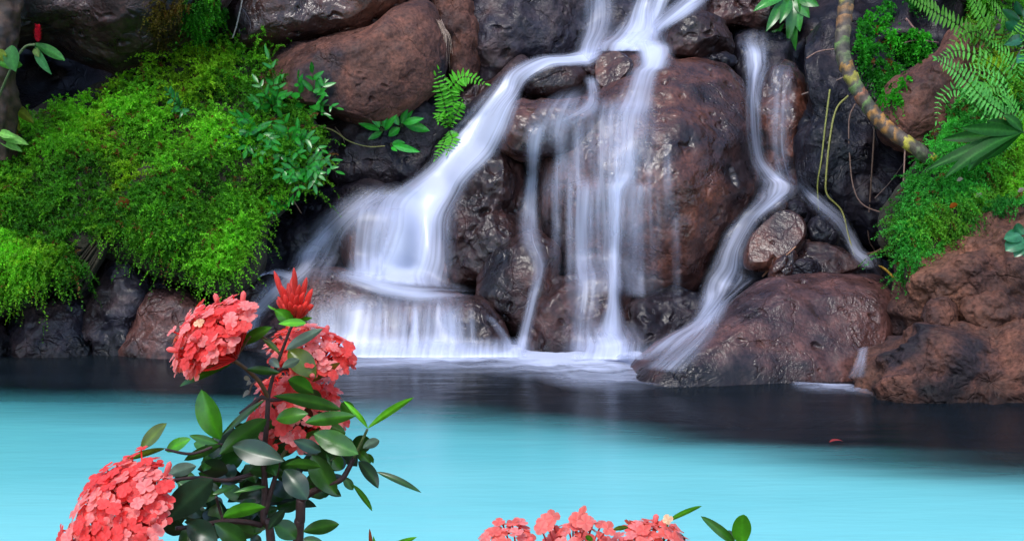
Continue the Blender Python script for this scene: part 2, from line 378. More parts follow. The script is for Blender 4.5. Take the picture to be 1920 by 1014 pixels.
rock([(1425,340),(1422,200),(1432,135),(1470,108),(1505,140),(1515,250),(1525,350),(1480,370)], 10.4, .3, 'brown', 'tall narrow brown rock standing right of the thin right-hand stream', .25, .35, 1, group=G4)
rock([(1365,340),(1370,100),(1395,55),(1470,55),(1490,130),(1470,350)], 10.85, .3, 'dark', 'dark rock face the right-hand stream runs down', .3, .3, group=G4)
rock([(1340,380),(1420,330),(1500,345),(1560,400),(1640,470),(1650,540),(1500,560),(1380,540),(1330,480)], 9.9, .4, 'dark', 'dark sloping bed rock behind the loose stones', .8, .25, group=G4)
rock([(1485,130),(1530,55),(1610,50),(1690,130),(1725,260),(1720,420),(1665,490),(1590,440),(1530,390),(1495,260)], 10.05, .42, 'dark', 'black wet rock wall behind the hanging aerial roots', .3, .3, 2, rough=1.3, group=G4)
rock([(1630,215),(1675,150),(1740,110),(1800,50),(1880,40),(1950,120),(1900,250),(1780,300),(1690,290)], 9.6, .4, 'red', 'reddish rock behind the fern fronds near the right edge', .3, .25, group=G4)
# loose stones
rock([(1393,490),(1408,442),(1438,405),(1478,394),(1508,412),(1513,445),(1490,482),(1450,505),(1408,508)], 9.2, .17, 'brown', 'flat-faced brown stone, largest of the loose stones on the slab', .35, .06, 1, .5, rough=.25, face=(-.1,-.78,.62,.55), group=G2, name='stone', cat='stone')
rock([(1438,398),(1452,376),(1474,376),(1484,396),(1455,410)], 9.42, .09, 'brownd', 'little round stone behind the flat-faced one, half in the stream', .2, .15, rough=.4, group=G2, name='stone', cat='stone')
rock([(1476,390),(1488,376),(1507,381),(1513,404),(1490,414)], 9.38, .09, 'dark', 'small dark pointed stone just right above the flat-faced stone', .2, .2, 1, rough=.4, group=G2, name='stone', cat='stone')
rock([(1512,442),(1520,410),(1540,402),(1572,424),(1582,446),(1562,465),(1530,462)], 9.32, .13, 'dark', 'blocky black stone standing right of the flat-faced stone', .2, .2, 3, rough=.6, group=G2, name='stone', cat='stone')
rock([(1490,490),(1505,450),(1555,455),(1600,478),(1616,500),(1570,520),(1515,512)], 9.18, .16, 'brownd', 'low wet wedge of brown stone below the blocky black one', .7, .12, 1, rough=.3, face=(-.15,-.6,.75,.6), group=G2, name='stone', cat='stone')
rock([(1472,507),(1488,490),(1525,486),(1540,508),(1512,525),(1480,526)], 8.98, .09, 'dark', 'small glossy black stone at the front of the pile on the slab', .3, .25, 2, rough=.6, group=G2, name='stone', cat='stone')
rock([(1438,522),(1452,490),(1488,468),(1497,490),(1478,524)], 9.02, .08, 'brown', 'small brown stone crossed by a thin twig under the flat-faced stone', .3, .2, 1, rough=.4, group=G2, name='stone', cat='stone')
rock([(1130,760),(1200,668),(1290,615),(1370,570),(1425,528),(1500,508),(1600,508),(1665,528),(1695,572),(1690,625),(1660,690),(1640,770),(1450,810),(1250,790)], 8.74, .74, 'slab', 'great sloping brown slab at the pool edge right of the falls', .75, .12, 1, .5, rough=.55, group=G3)
# right bank
rock([(1690,590),(1705,545),(1735,490),(1790,440),(1850,402),(1925,388),(2080,390),(2120,520),(2080,680),(1880,680),(1760,650)], 8.45, .5, 'bank', 'big dry red-brown boulder under the green bank at the right edge', .35, .36, rough=3.2, group=G3)
rock([(1732,592),(1745,565),(1776,558),(1794,588),(1775,628),(1740,624)], 8.0, .12, 'bank', 'smaller dry knob bulging from the front of the red-brown boulder', .2, .3, group=G3)
rock([(1800,600),(1815,560),(1860,540),(1920,555),(1930,610),(1860,640)], 8.02, .18, 'bank', 'rounded dry lump beside the knob at the right edge', .2, .3, group=G3)
rock([(1610,735),(1622,672),(1660,650),(1740,630),(1830,608),(1930,590),(2080,570),(2150,680),(2120,880),(1900,850),(1740,810),(1650,790)], 7.98, .55, 'bank', 'layered brown ledge with a dark wet foot at the right waterline', .55, .3, 1, .5, rough=3.6, group=G3)
# left bank rocks
rock([(5,740),(20,610),(58,560),(125,555),(165,600),(178,740)], 9.2, .3, 'grey', 'grey brown rock at the far left of the waterline, under trailing moss', .2, .25, 1, group=G3)
rock([(140,740),(158,565),(185,492),(232,476),(275,540),(262,620),(250,740)], 9.28, .3, 'grey', 'tall dark grey rock second from the left along the waterline', .25, .3, 1, group=G3)
rock([(222,740),(235,610),(275,548),(350,545),(400,600),(395,740)], 9.15, .28, 'slab', 'low reddish rock at the waterline just behind the left coral flower', .25, .2, 1, group=G3)
rock([(110,590),(130,490),(220,465),(310,505),(330,590),(220,640)], 9.55, .3, 'grey', 'grey rock shelf between the moss and the waterline rocks', .3, .3, group=G3)
rock([(-130,760),(-90,600),(0,585),(35,640),(40,760)], 9.25, .3, 'dark', 'black rock cut by the left edge of the picture at the waterline', .2, .25, group=G3)
rock([(360,740),(355,610),(420,555),(490,575),(510,740)], 9.5, .3, 'dark', 'dark rock at the waterline behind the red bud cluster', .25, .25, group=G3)
rock([(436,560),(450,530),(480,523),(500,548),(480,580),(445,580)], 9.4, .12, 'brownd', 'small red-brown stone under the hanging tip of the green bank', .2, .2, group=G1)
rock([(580,470),(600,447),(640,445),(652,480),(640,512),(590,505)], 9.85, .14, 'dark', 'dark stone dividing the thin far-left trickle from the veiled boulder', .2, .25, group=G1)
rock([(420,640),(440,500),(510,405),(600,345),(700,322),(735,380),(670,425),(630,500),(560,560),(470,640)], 10.0, .3, 'dark', 'dark slanting rock wall left of the bright chute, below the glossy ferns', .5, .25, group=G4)
# upper left
rock([(-170,90),(-120,-160),(350,-160),(440,-60),(410,50),(330,85),(250,118),(160,108),(60,80)], 10.3, .75, 'brownd', 'huge dark overhanging rock above the black hollow at top left', -.1, .22, group=G4)
rock([(405,75),(415,-110),(700,-130),(770,-20),(705,55),(620,82),(540,92),(450,95)], 10.75, .55, 'brown', 'brown upper boulder at the top, left of the dry grass tuft', .2, .2, 1, group=G4)
rock([(440,110),(470,88),(580,70),(690,46),(745,8),(805,8),(846,85),(832,150),(782,205),(700,240),(610,258),(520,235),(450,170)], 10.45, .5, 'red', 'big reddish boulder with a grey blunt end, above the lobed green leaves', .2, .11, 2, .52, group=G4)
rock([(800,-50),(870,-70),(895,60),(890,160),(850,190),(832,110)], 10.95, .3, 'red', 'narrow reddish rock wedged beside the blunt boulder at the top', .2, .3, group=G4)
rock([(862,-90),(1115,-90),(1105,60),(1065,112),(985,122),(925,185),(878,195),(868,60)], 11.25, .45, 'grey', 'dark blue-grey rock wall left of the top cascade', .3, .25, 2, group=G4)
rock([(540,250),(620,222),(720,208),(800,170),(865,190),(850,260),(808,345),(700,362),(600,350)], 10.55, .36, 'dark', 'black rock under the reddish boulder, behind the lobed leaves', .3, .25, 1, group=G4)
rock([(800,240),(830,180),(900,165),(950,130),(985,150),(930,220),(870,300),(820,330)], 10.75, .25, 'brownd', 'dark brown rock beside the bright fern left of the chute', .3, .3, group=G4)
# soil banks that carry the plants
rock([(-160,640),(-160,230),(60,205),(180,190),(270,112),(350,92),(450,100),(500,190),(580,250),(605,325),(555,365),(495,435),(450,510),(400,540),(320,512),(240,478),(160,462),(165,530),(100,562),(20,592)], 9.75, .5, 'soil', None, .85, .30, name='bank', cat=None, kind='structure')
rock([(2120,80),(1900,112),(1835,155),(1775,222),(1728,292),(1692,360),(1672,440),(1680,500),(1694,540),(1742,485),(1792,448),(1852,410),(1930,398),(2120,400)], 8.98, .36, 'soil', None, .75, .34, name='bank', cat=None, kind='structure')
# ------------------------------------------------------------------ terrain
def sheet(name, v, mat, kind='structure', label=None, bv=False):
    mb = MB(); a, b = v.shape[:2]; mb.add(v, grid_faces(a, b)); o = mb.build(name, M[mat]); o['kind'] = kind
    if label: o['label'] = label
    if bv:
        vc = v[::2, ::2]; BV.append((vc.reshape(-1, 3), grid_faces(vc.shape[0], vc.shape[1])))
    return o
xs = np.linspace(-6.5, 6.5, 260); zs = np.linspace(-.9, 5.2, 130)
X, Z = np.meshgrid(xs, zs)
q = np.stack([X, Z*0+4, Z], -1)
Yc = 10.55+np.clip(Z, -1, 6)*.52+.55*fbm(q*.7, 4)-.25*fbm(q*1.6+3, 3, .5, True)-.45*np.clip(np.abs(X)-2.6, 0, 4)**1.0
Yc += 1.3*np.exp(-((X+2.7)/.85)**2-((Z-1.95)/.5)**2)     # hollow under the overhang
sheet('cliff', np.stack([X, Yc, Z], -1), 'dark', bv=True)
gx = np.linspace(-1, 1, 61); gx = np.sign(gx)*np.abs(gx)**3*400
GX, GY = np.meshgrid(gx, gx)
sheet('ground', np.stack([GX, GY, np.full(GX.shape, -1.3)], -1), 'earth')
# near bank where the flowering bush is rooted
xs = np.linspace(-7, 7, 160); ys = np.linspace(-4, 4.6, 100); X, Y = np.meshgrid(xs, ys)
q = np.stack([X, Y, X*0], -1)
Z = np.clip((3.9-Y)*.5, -1, .45)+.08*fbm(q*1.2, 4)
sheet('near_bank', np.stack([X, Y, Z-.1], -1), 'earth')
# pool bed and pool water
def body(ns, ln):
    """colour of the pool: milky turquoise on the near side, turning near-black towards the falls"""
    g = N(ns, 'ShaderNodeNewGeometry'); s = N(ns, 'ShaderNodeSeparateXYZ'); ln.new(g.outputs['Position'], s.inputs[0])
    mp = N(ns, 'ShaderNodeMapping'); mp.inputs['Scale'].default_value = (.22, 1.0, 1); ln.new(g.outputs['Position'], mp.inputs[0])
    nz = noise(ns, ln, mp.outputs[0], 1.9, 4, .55)
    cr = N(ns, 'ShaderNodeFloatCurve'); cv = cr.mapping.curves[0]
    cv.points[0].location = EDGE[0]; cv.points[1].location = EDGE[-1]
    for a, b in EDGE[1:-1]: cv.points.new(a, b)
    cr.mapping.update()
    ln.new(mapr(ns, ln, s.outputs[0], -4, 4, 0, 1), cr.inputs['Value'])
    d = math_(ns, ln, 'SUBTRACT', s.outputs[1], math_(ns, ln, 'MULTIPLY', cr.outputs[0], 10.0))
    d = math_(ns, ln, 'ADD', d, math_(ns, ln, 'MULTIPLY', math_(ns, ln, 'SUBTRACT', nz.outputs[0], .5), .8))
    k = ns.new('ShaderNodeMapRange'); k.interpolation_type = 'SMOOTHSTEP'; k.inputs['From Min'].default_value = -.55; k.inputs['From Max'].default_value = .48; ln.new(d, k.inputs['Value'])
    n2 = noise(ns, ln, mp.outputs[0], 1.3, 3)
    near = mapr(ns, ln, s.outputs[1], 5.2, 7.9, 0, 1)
    turq = ramp(ns, ln, n2.outputs[0], [(.3, (.19, .62, .63)), (.7, (.25, .71, .70))])
    turqc = mixc(ns, ln, near, turq.outputs[0], (.075, .40, .41))
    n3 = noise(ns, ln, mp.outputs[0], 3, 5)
    darkc = ramp(ns, ln, n3.outputs[0], [(.35, (.003, .0065, .010)), (.7, (.008, .013, .018))])
    return mixc(ns, ln, k.outputs[0], turqc, darkc.outputs[0])  # turquoise blends into near-black beyond the edge curve
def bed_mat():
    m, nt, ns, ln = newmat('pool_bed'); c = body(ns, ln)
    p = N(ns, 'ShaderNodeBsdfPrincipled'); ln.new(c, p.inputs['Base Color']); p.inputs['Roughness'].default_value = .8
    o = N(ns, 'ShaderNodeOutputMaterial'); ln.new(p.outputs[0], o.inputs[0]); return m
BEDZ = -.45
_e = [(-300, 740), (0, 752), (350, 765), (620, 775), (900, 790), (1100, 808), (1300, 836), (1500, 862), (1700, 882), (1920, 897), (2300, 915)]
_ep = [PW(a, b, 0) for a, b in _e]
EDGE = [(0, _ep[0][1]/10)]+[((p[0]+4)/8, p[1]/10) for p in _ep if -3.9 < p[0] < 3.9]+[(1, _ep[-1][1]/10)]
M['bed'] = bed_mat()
def flat(name, x0, x1, y0, y1, z, mat, nx=2, ny=2):
    X, Y = np.meshgrid(np.linspace(x0, x1, nx), np.linspace(y0, y1, ny))
    return sheet(name, np.stack([X, Y, np.full(X.shape, z)], -1), mat)
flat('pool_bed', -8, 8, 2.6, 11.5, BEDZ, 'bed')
def water_mat():
    m, nt, ns, ln = newmat('pool_water')
    g = N(ns, 'ShaderNodeNewGeometry')
    mp = N(ns, 'ShaderNodeMapping'); mp.inputs['Scale'].default_value = (.22, 1.0, 1); ln.new(g.outputs['Position'], mp.inputs[0])
    a = noise(ns, ln, mp.outputs[0], 9, 3, .5); b2 = noise(ns, ln, mp.outputs[0], 28, 3, .5)
    h = math_(ns, ln, 'ADD', a.outputs[0], math_(ns, ln, 'MULTIPLY', b2.outputs[0], .35))
    b = N(ns, 'ShaderNodeBump'); b.inputs['Strength'].default_value = .15; b.inputs['Distance'].default_value = .03; ln.new(h, b.inputs['Height'])
    gl = N(ns, 'ShaderNodeBsdfGlossy'); gl.inputs['Roughness'].default_value = .2; ln.new(b.outputs[0], gl.inputs['Normal'])
    tr = N(ns, 'ShaderNodeBsdfTransparent'); tr.inputs[0].default_value = (.93, .985, 1, 1)
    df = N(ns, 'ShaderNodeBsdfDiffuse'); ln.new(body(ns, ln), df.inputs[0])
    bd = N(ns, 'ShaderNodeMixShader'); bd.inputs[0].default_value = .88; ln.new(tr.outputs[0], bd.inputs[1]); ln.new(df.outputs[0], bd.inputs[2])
    fr = N(ns, 'ShaderNodeFresnel'); fr.inputs['IOR'].default_value = 1.18; ln.new(b.outputs[0], fr.inputs['Normal'])
    mx = N(ns, 'ShaderNodeMixShader'); ln.new(fr.outputs[0], mx.inputs[0]); ln.new(bd.outputs[0], mx.inputs[1]); ln.new(gl.outputs[0], mx.inputs[2])
    o = N(ns, 'ShaderNodeOutputMaterial'); ln.new(mx.outputs[0], o.inputs[0]); return m
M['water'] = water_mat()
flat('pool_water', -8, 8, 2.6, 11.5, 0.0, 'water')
# ------------------------------------------------------------------ draping helpers
def bvh():
    vs, fs, k = [], [], 0
    for v, f in BV: vs.append(v); fs.append(f+k); k += len(v)
    return BVHTree.FromPolygons(np.concatenate(vs).tolist(), np.concatenate(fs).tolist())
TREE = bvh()
def cast(px, py):
    px = np.asarray(px, float); py = np.asarray(py, float)
    r = rays(px, py); out = np.full(px.shape, np.nan)
    o = Vector(CAM)
    for idx in np.ndindex(px.shape):
        h = TREE.ray_cast(o, Vector(r[idx]))
        if h[0] is not None: out[idx] = h[0].y
    return out
def smooth1(a, k, ax):
    for _ in range(k):
        p = np.concatenate([np.take(a, [0], ax), a, np.take(a, [-1], ax)], ax)
        n = a.shape[ax]
        a = (np.take(p, range(0, n), ax)+2*np.take(p, range(1, n+1), ax)+np.take(p, range(2, n+2), ax))/4
    return a
def minf(a, k, ax):
    for _ in range(k):
        p = np.concatenate([np.take(a, [0], ax), a, np.take(a, [-1], ax)], ax); n = a.shape[ax]
        a = np.minimum(np.minimum(np.take(p, range(0, n), ax), np.take(p, range(1, n+1), ax)), np.take(p, range(2, n+2), ax))
    return a
# ------------------------------------------------------------------ waterfall
FALL = empty('waterfall', P(1130, 660, 9.3), 'silky white waterfall splitting into several streams over dark boulders', 'waterfall')
def veil(name, rows, label=None, soft=.46, gain=1.0, off=.025, edge=(1, 1), fd=(.10, .05)):
    rows = np.array(rows, float)
    ln_ = np.hypot(np.diff((rows[:, 0]+rows[:, 2])/2), np.diff((rows[:, 1]+rows[:, 3])/2)).sum()
    n = int(np.clip(ln_/4.5, 12, 140)); wid = np.hypot(rows[:, 2]-rows[:, 0], rows[:, 3]-rows[:, 1]).mean()
    m = int(np.clip(wid/4.5, 9, 60))
    r = catmull(rows, n); r[:, 4] = np.interp(np.linspace(0, len(rows)-1, n), np.arange(len(rows)), rows[:, 4])
    u = np.linspace(0, 1, m)
    PX = r[:, 0:1]*(1-u)+r[:, 2:3]*u; PY = r[:, 1:2]*(1-u)+r[:, 3:4]*u
    rl = rays(PX, PY); yw = CAM[1]+rl[..., 1]*((0.004-CAM[2])/np.minimum(rl[..., 2], -1e-4))
    hit = cast(PX, PY); hit = np.where(np.isnan(hit), Yb(PY), hit)
    hit = np.where(rl[..., 2] < -1e-3, np.minimum(hit, yw), hit)
    Y = minf(minf(hit, 3, 0), 2, 1)
    Y = smooth1(smooth1(Y, 9, 0), 5, 1)-off
    Y = np.minimum(Y, smooth1(np.minimum(Y, hit-.004), 2, 0))
    v = P(PX, PY, Y)
    du = np.linalg.norm(np.diff(v, axis=1, prepend=v[:, :1]), axis=-1).cumsum(1); dv = np.linalg.norm(np.diff(v, axis=0, prepend=v[:1]), axis=-1).mean(1).cumsum(0)
    du = du-du[:, -1:]*.5
    width0 = np.mean(du[:, -1]-du[:, 0]); uu = (u-.5)[None, :]*width0*.6+du*.4
    uv = np.stack([uu+rng.uniform(0, 50), np.broadcast_to(dv[:, None]+rng.uniform(0, 50), du.shape)], -1).reshape(-1, 2)
    e = np.clip(u/soft, 0, 1)**(1.2) if edge[0] else np.ones(m); e2 = np.clip((1-u)/soft, 0, 1)**1.2 if edge[1] else np.ones(m)
    e = e*e2; e = e*e*(3-2*e)
    t = np.linspace(0, 1, n); fade = np.clip(t/fd[0], 0, 1)*np.clip((1-t)/fd[1], 0, 1); fade = fade*fade*(3-2*fade)
    d = np.clip(r[:, 4:5]*gain, 0, 1.2)*e[None, :]*fade[:, None]
    mb = MB(); mb.add(v.reshape(-1, 3), grid_faces(n, m), uv=uv, dens=d.reshape(-1))
    o = mb.build(name, M['veil'], FALL)
    if label: o['label'] = label
    return o
V = [
 ('cascade', 'white headwater pouring onto the top ledge', [(1190,-20,1240,-20,.5),(1165,30,1238,30,.7),(1125,68,1256,64,.95),(1100,82,1264,82,1.1),(1090,98,1262,96,.8)], {}),
 ('cascade', None, [(1222,-20,1268,-20,.85),(1205,25,1250,30,.85),(1165,60,1240,64,.8),(1120,95,1220,98,.6)], {}),
 ('cascade', None, [(1282,-20,1352,-20,.9),(1240,18,1315,22,.85),(1205,48,1262,54,.7),(1180,70,1240,75,.4)], {}),
 ('veil', None, [(1085,-20,1160,-20,.45),(1082,40,1160,40,.4),(1072,88,1140,92,.45),(1055,112,1125,114,.5)], {}),
 ('chute', 'bright white chute sweeping down to the left', [(1150,70,1124,118,.9),(1110,84,1106,128,1.05),(1058,98,1074,126,.9),(1006,102,1036,132,.8),(955,124,990,160,.75),(915,160,976,202,.9),(872,204,962,252,1.1),(830,258,936,296,1.2),(792,308,896,334,1.2),(748,340,876,366,1.2),(694,372,866,408,1.1),(684,420,864,452,1.0),(664,472,866,492,1.05),(630,506,870,528,1.0),(605,528,892,548,.8)], {'soft': .40}),
 ('ledge_water', 'white water lying along the ledge under the bright chute', [(590,505,604,530,.15),(650,498,648,540,.6),(720,512,712,562,.9),(780,522,776,574,.95),(840,530,842,572,.7),(900,536,900,562,.2)], {'soft': .5, 'fd': (.45, .4)}),
 ('veil', None, [(700,352,775,362,.35),(645,395,770,400,.5),(640,450,750,460,.5),(640,520,740,525,.6)], {}),
 ('veil', 'thin curtain over the broad dome at the pool', [(560,525,900,545,.12),(560,580,892,580,.22),(562,620,886,620,.3),(555,668,880,668,.8)], {'soft': .2, 'fd': (.35, .02)}),
 ('veil', None, [(766,560,792,560,.3),(764,620,792,620,.75),(752,668,806,668,.9)], {'fd': (.3, .03)}),
 ('veil', None, [(800,560,866,565,.3),(806,620,872,620,.6),(800,668,880,668,.85)], {'fd': (.3, .03)}),
 ('veil', None, [(640,545,730,550,.3),(625,600,726,600,.5),(600,668,722,668,.8)], {'fd': (.3, .03)}),
 ('veil', None, [(560,560,640,565,.1),(556,620,640,620,.35),(540,668,640,668,.7)], {'fd': (.3, .03)}),
 ('veil', None, [(900,590,925,590,.12),(930,625,952,622,.16),(942,664,978,662,.4)], {}),
 ('curtain', 'short curtain dropping from the top ledge onto the biggest boulder', [(1160,66,1270,78,.9),(1178,92,1270,100,1.05),(1184,118,1260,126,.9),(1170,134,1244,138,.6),(1158,165,1238,168,.45),(1138,195,1240,196,.55),(1120,222,1240,220,.32),(1110,270,1240,265,.26),(1105,325,1230,322,.28)], {}),
 ('film', 'misty film of water over the front of the biggest boulder', [(1060,170,1250,185,.15),(1030,230,1270,240,.22),(1040,300,1260,300,.24),(1040,380,1265,380,.25),(1040,470,1265,470,.24),(1040,560,1265,560,.2)], {'soft': .45}),
 ('stream', 'strongest thin stream falling straight to the pool in the centre', [(1136,225,1226,230,.2),(1134,305,1216,312,.3),(1131,334,1204,337,.65),(1129,356,1184,356,.9),(1132,400,1176,400,.82),(1136,480,1168,480,.92),(1134,560,1168,560,.85),(1116,605,1180,605,.8),(1095,645,1197,645,.95),(1066,674,1228,674,1.05)], {'soft': .5}),
 ('veil', None, [(1175,335,1228,340,.4),(1172,400,1222,400,.2),(1170,480,1218,480,.15),(1168,560,1220,560,.12)], {}),
 ('veil', None, [(1060,320,1145,322,.25),(1055,400,1140,400,.4),(1056,480,1138,480,.38),(1060,545,1138,550,.3),(1050,600,1134,600,.2),(1045,668,1136,668,.35)], {}),
 ('veil', 'pale strand running off the brown knob', [(980,222,1046,218,.25),(978,262,1026,262,.42),(980,330,1014,330,.4),(966,400,1016,400,.36),(968,450,1022,450,.34),(992,500,1030,500,.34),(984,560,1014,560,.42),(968,620,1002,620,.5),(952,668,994,668,.65)], {'soft': .5}),
 ('veil', None, [(1072,220,1098,220,.3),(1070,300,1098,300,.5),(1070,350,1102,350,.25)], {'soft': .5}),
 ('film', None, [(1040,165,1130,150,.15),(990,200,1130,190,.24),(960,240,1120,240,.24),(965,290,1110,285,.15)], {'soft': .5, 'fd': (.3, .3)}),
 ('veil', None, [(1090,140,1128,140,.5),(1096,185,1128,185,.42),(1064,204,1126,212,.36),(1004,226,1070,250,.26)], {'soft': .5}),
 ('stream', 'right-hand stream dropping between the rocks to the slab edge', [(1366,58,1460,42,.35),(1376,85,1450,80,.45),(1388,103,1446,103,.9),(1388,130,1446,130,.7),(1392,180,1434,180,.65),(1394,250,1436,250,.5),(1402,300,1446,300,.55),(1412,330,1482,330,.9),(1414,348,1508,350,.8),(1402,378,1486,376,.6),(1360,422,1436,412,.55),(1340,462,1406,462,.65),(1322,500,1402,512,.7),(1306,550,1374,552,.75),(1288,600,1345,602,.7),(1222,638,1312,628,.6),(1160,684,1252,676,.75)], {'soft': .5, 'gain': .85}),
 ('veil', None, [(1430,110,1510,115,.12),(1430,200,1496,200,.2),(1428,290,1492,295,.24),(1432,345,1508,350,.3)], {}),
 ('veil', None, [(1480,340,1502,332,.3),(1510,384,1544,366,.35),(1550,418,1586,400,.4),(1572,442,1606,434,.7),(1590,472,1622,466,.85),(1598,488,1648,480,.65),(1616,508,1658,500,.35)], {'soft': .5}),
 ('veil', None, [(1606,652,1632,646,.2),(1600,676,1628,672,.4),(1580,712,1628,708,.15)], {'soft': .5}),
 ('veil', None, [(1380,500,1430,516,.3),(1340,556,1376,570,.32),(1280,620,1340,640,.28),(1190,690,1290,706,.35)], {}),
 ('spray', 'bright spray where the central stream strikes the pool', [(1075,600,1215,600,.0),(1055,640,1235,640,.45),(1030,676,1262,676,1)], {'soft': .5, 'fd': (.1, .02), 'off': .07}),
 ('spray', None, [(620,630,1010,630,.0),(610,650,1015,650,.4),(600,672,1020,672,.95)], {'soft': .15, 'fd': (.1, .02), 'off': .06}),
 ('trickle', 'thin far-left trickle stepping down the dark wall', [(690,342,750,360,.2),(642,378,690,392,.35),(614,413,650,428,.28),(584,437,632,450,.5),(554,467,608,480,.7),(540,500,592,512,.6),(500,516,560,548,.42),(466,560,520,576,.5),(444,600,496,606,.42),(434,655,490,660,.3)], {'soft': .5}),
 ('trickle', None, [(475,530,495,503,.4),(512,502,525,522,.55),(556,505,545,535,.5)], {'soft': .5}),
 ('film', None, [(690,335,780,345,.3),(630,370,725,395,.36),(570,420,670,455,.3),(540,480,650,500,.3),(500,540,640,560,.25)], {'soft': .5, 'fd': (.2, .3)}),
]
rs = np.random.default_rng(31)
for x in list(np.linspace(1048, 1262, 15))+list(np.linspace(1008, 1100, 5)):     # fine strands spreading over the biggest boulder
    x += rs.normal()*5; y0 = rs.uniform(190, 330) if x > 1040 else rs.uniform(230, 300); y1 = rs.uniform(420, 640); w_ = rs.uniform(12, 42); d_ = rs.uniform(.12, .34)*(.55 if x > 1195 else 1)
    dx = rs.normal()*5+(x-1150)*.05
    V.append(('strand', None, [(x-w_*.4, y0, x+w_*.4, y0, d_*.6), (x-w_*.5+dx*.3, y0*.6+y1*.4, x+w_*.5+dx*.3, y0*.6+y1*.4, d_), (x-w_*.6+dx, y1, x+w_*.6+dx, y1, d_*.7)], {'soft': .5, 'fd': (.5, .5)}))
for x in np.linspace(585, 880, 13):                                              # and over the dome at the pool
    x += rs.normal()*7; w_ = rs.uniform(14, 46); d_ = rs.uniform(.1, .34)
    V.append(('strand', None, [(x-w_*.4, 556, x+w_*.4, 556, d_*.5), (x-w_*.5+(x-740)*.02, 610, x+w_*.5+(x-740)*.02, 610, d_), (x-w_*.7+(x-740)*.04, 666, x+w_*.7+(x-740)*.04, 666, d_*1.2)], {'soft': .5, 'fd': (.5, .05)}))
for nm, lab, rows, kw in V: veil(nm, rows, lab, **kw)
# foam where the falls meet the pool
def foam(rows, label, seed):
    rows = np.array(rows, float); n, m = 90, 22
    r = catmull(rows, n); u = np.linspace(0, 1, m)
    PX = r[:, 0:1]*np.ones(m); PY = r[:, 1:2]*(1-u)+r[:, 2:3]*u
    v = PW(PX, PY, .006); q = v*3+seed
    v[..., 2] += .02*np.clip(fbm(q*2, 3)+.5, 0, 1)*np.sin(np.pi*u)
    d = 1.35*r[:, 3:4]*np.clip(u/.1, .8, 1)*np.clip((1-u)/.95, 0, 1)**1.35*np.clip(np.minimum(np.linspace(0, 1, n), np.linspace(1, 0, n))/.08, 0, 1)[:, None]
    d = d*np.clip(.95+.75*fbm(v*np.array([2.2, 6, 1]), 4), .35, 1.5)
    uv = np.stack([v[..., 1]*.9, v[..., 0]*1.4], -1).reshape(-1, 2)
    mb = MB(); mb.add(v.reshape(-1, 3), grid_faces(n, m), uv=uv, dens=d.reshape(-1))
    tag(mb.build('foam', M['veil']), label, None, None, 'stuff')
foam([(470,655,670,.2),(560,650,682,.5),(640,644,700,1.1),(760,646,704,1.15),(900,646,704,1.15),(1000,646,716,1.15),(1080,646,734,1.25),(1170,650,740,1.3),(1230,672,730,1.0),(1310,694,724,.4),(1340,700,722,.15)], 'white foam along the foot of the waterfall', 1)
foam([(1480,714,732,.1),(1540,718,740,.35),(1600,720,742,.4),(1660,728,748,.15)], 'small patch of pale foam below the right ledge', 2)
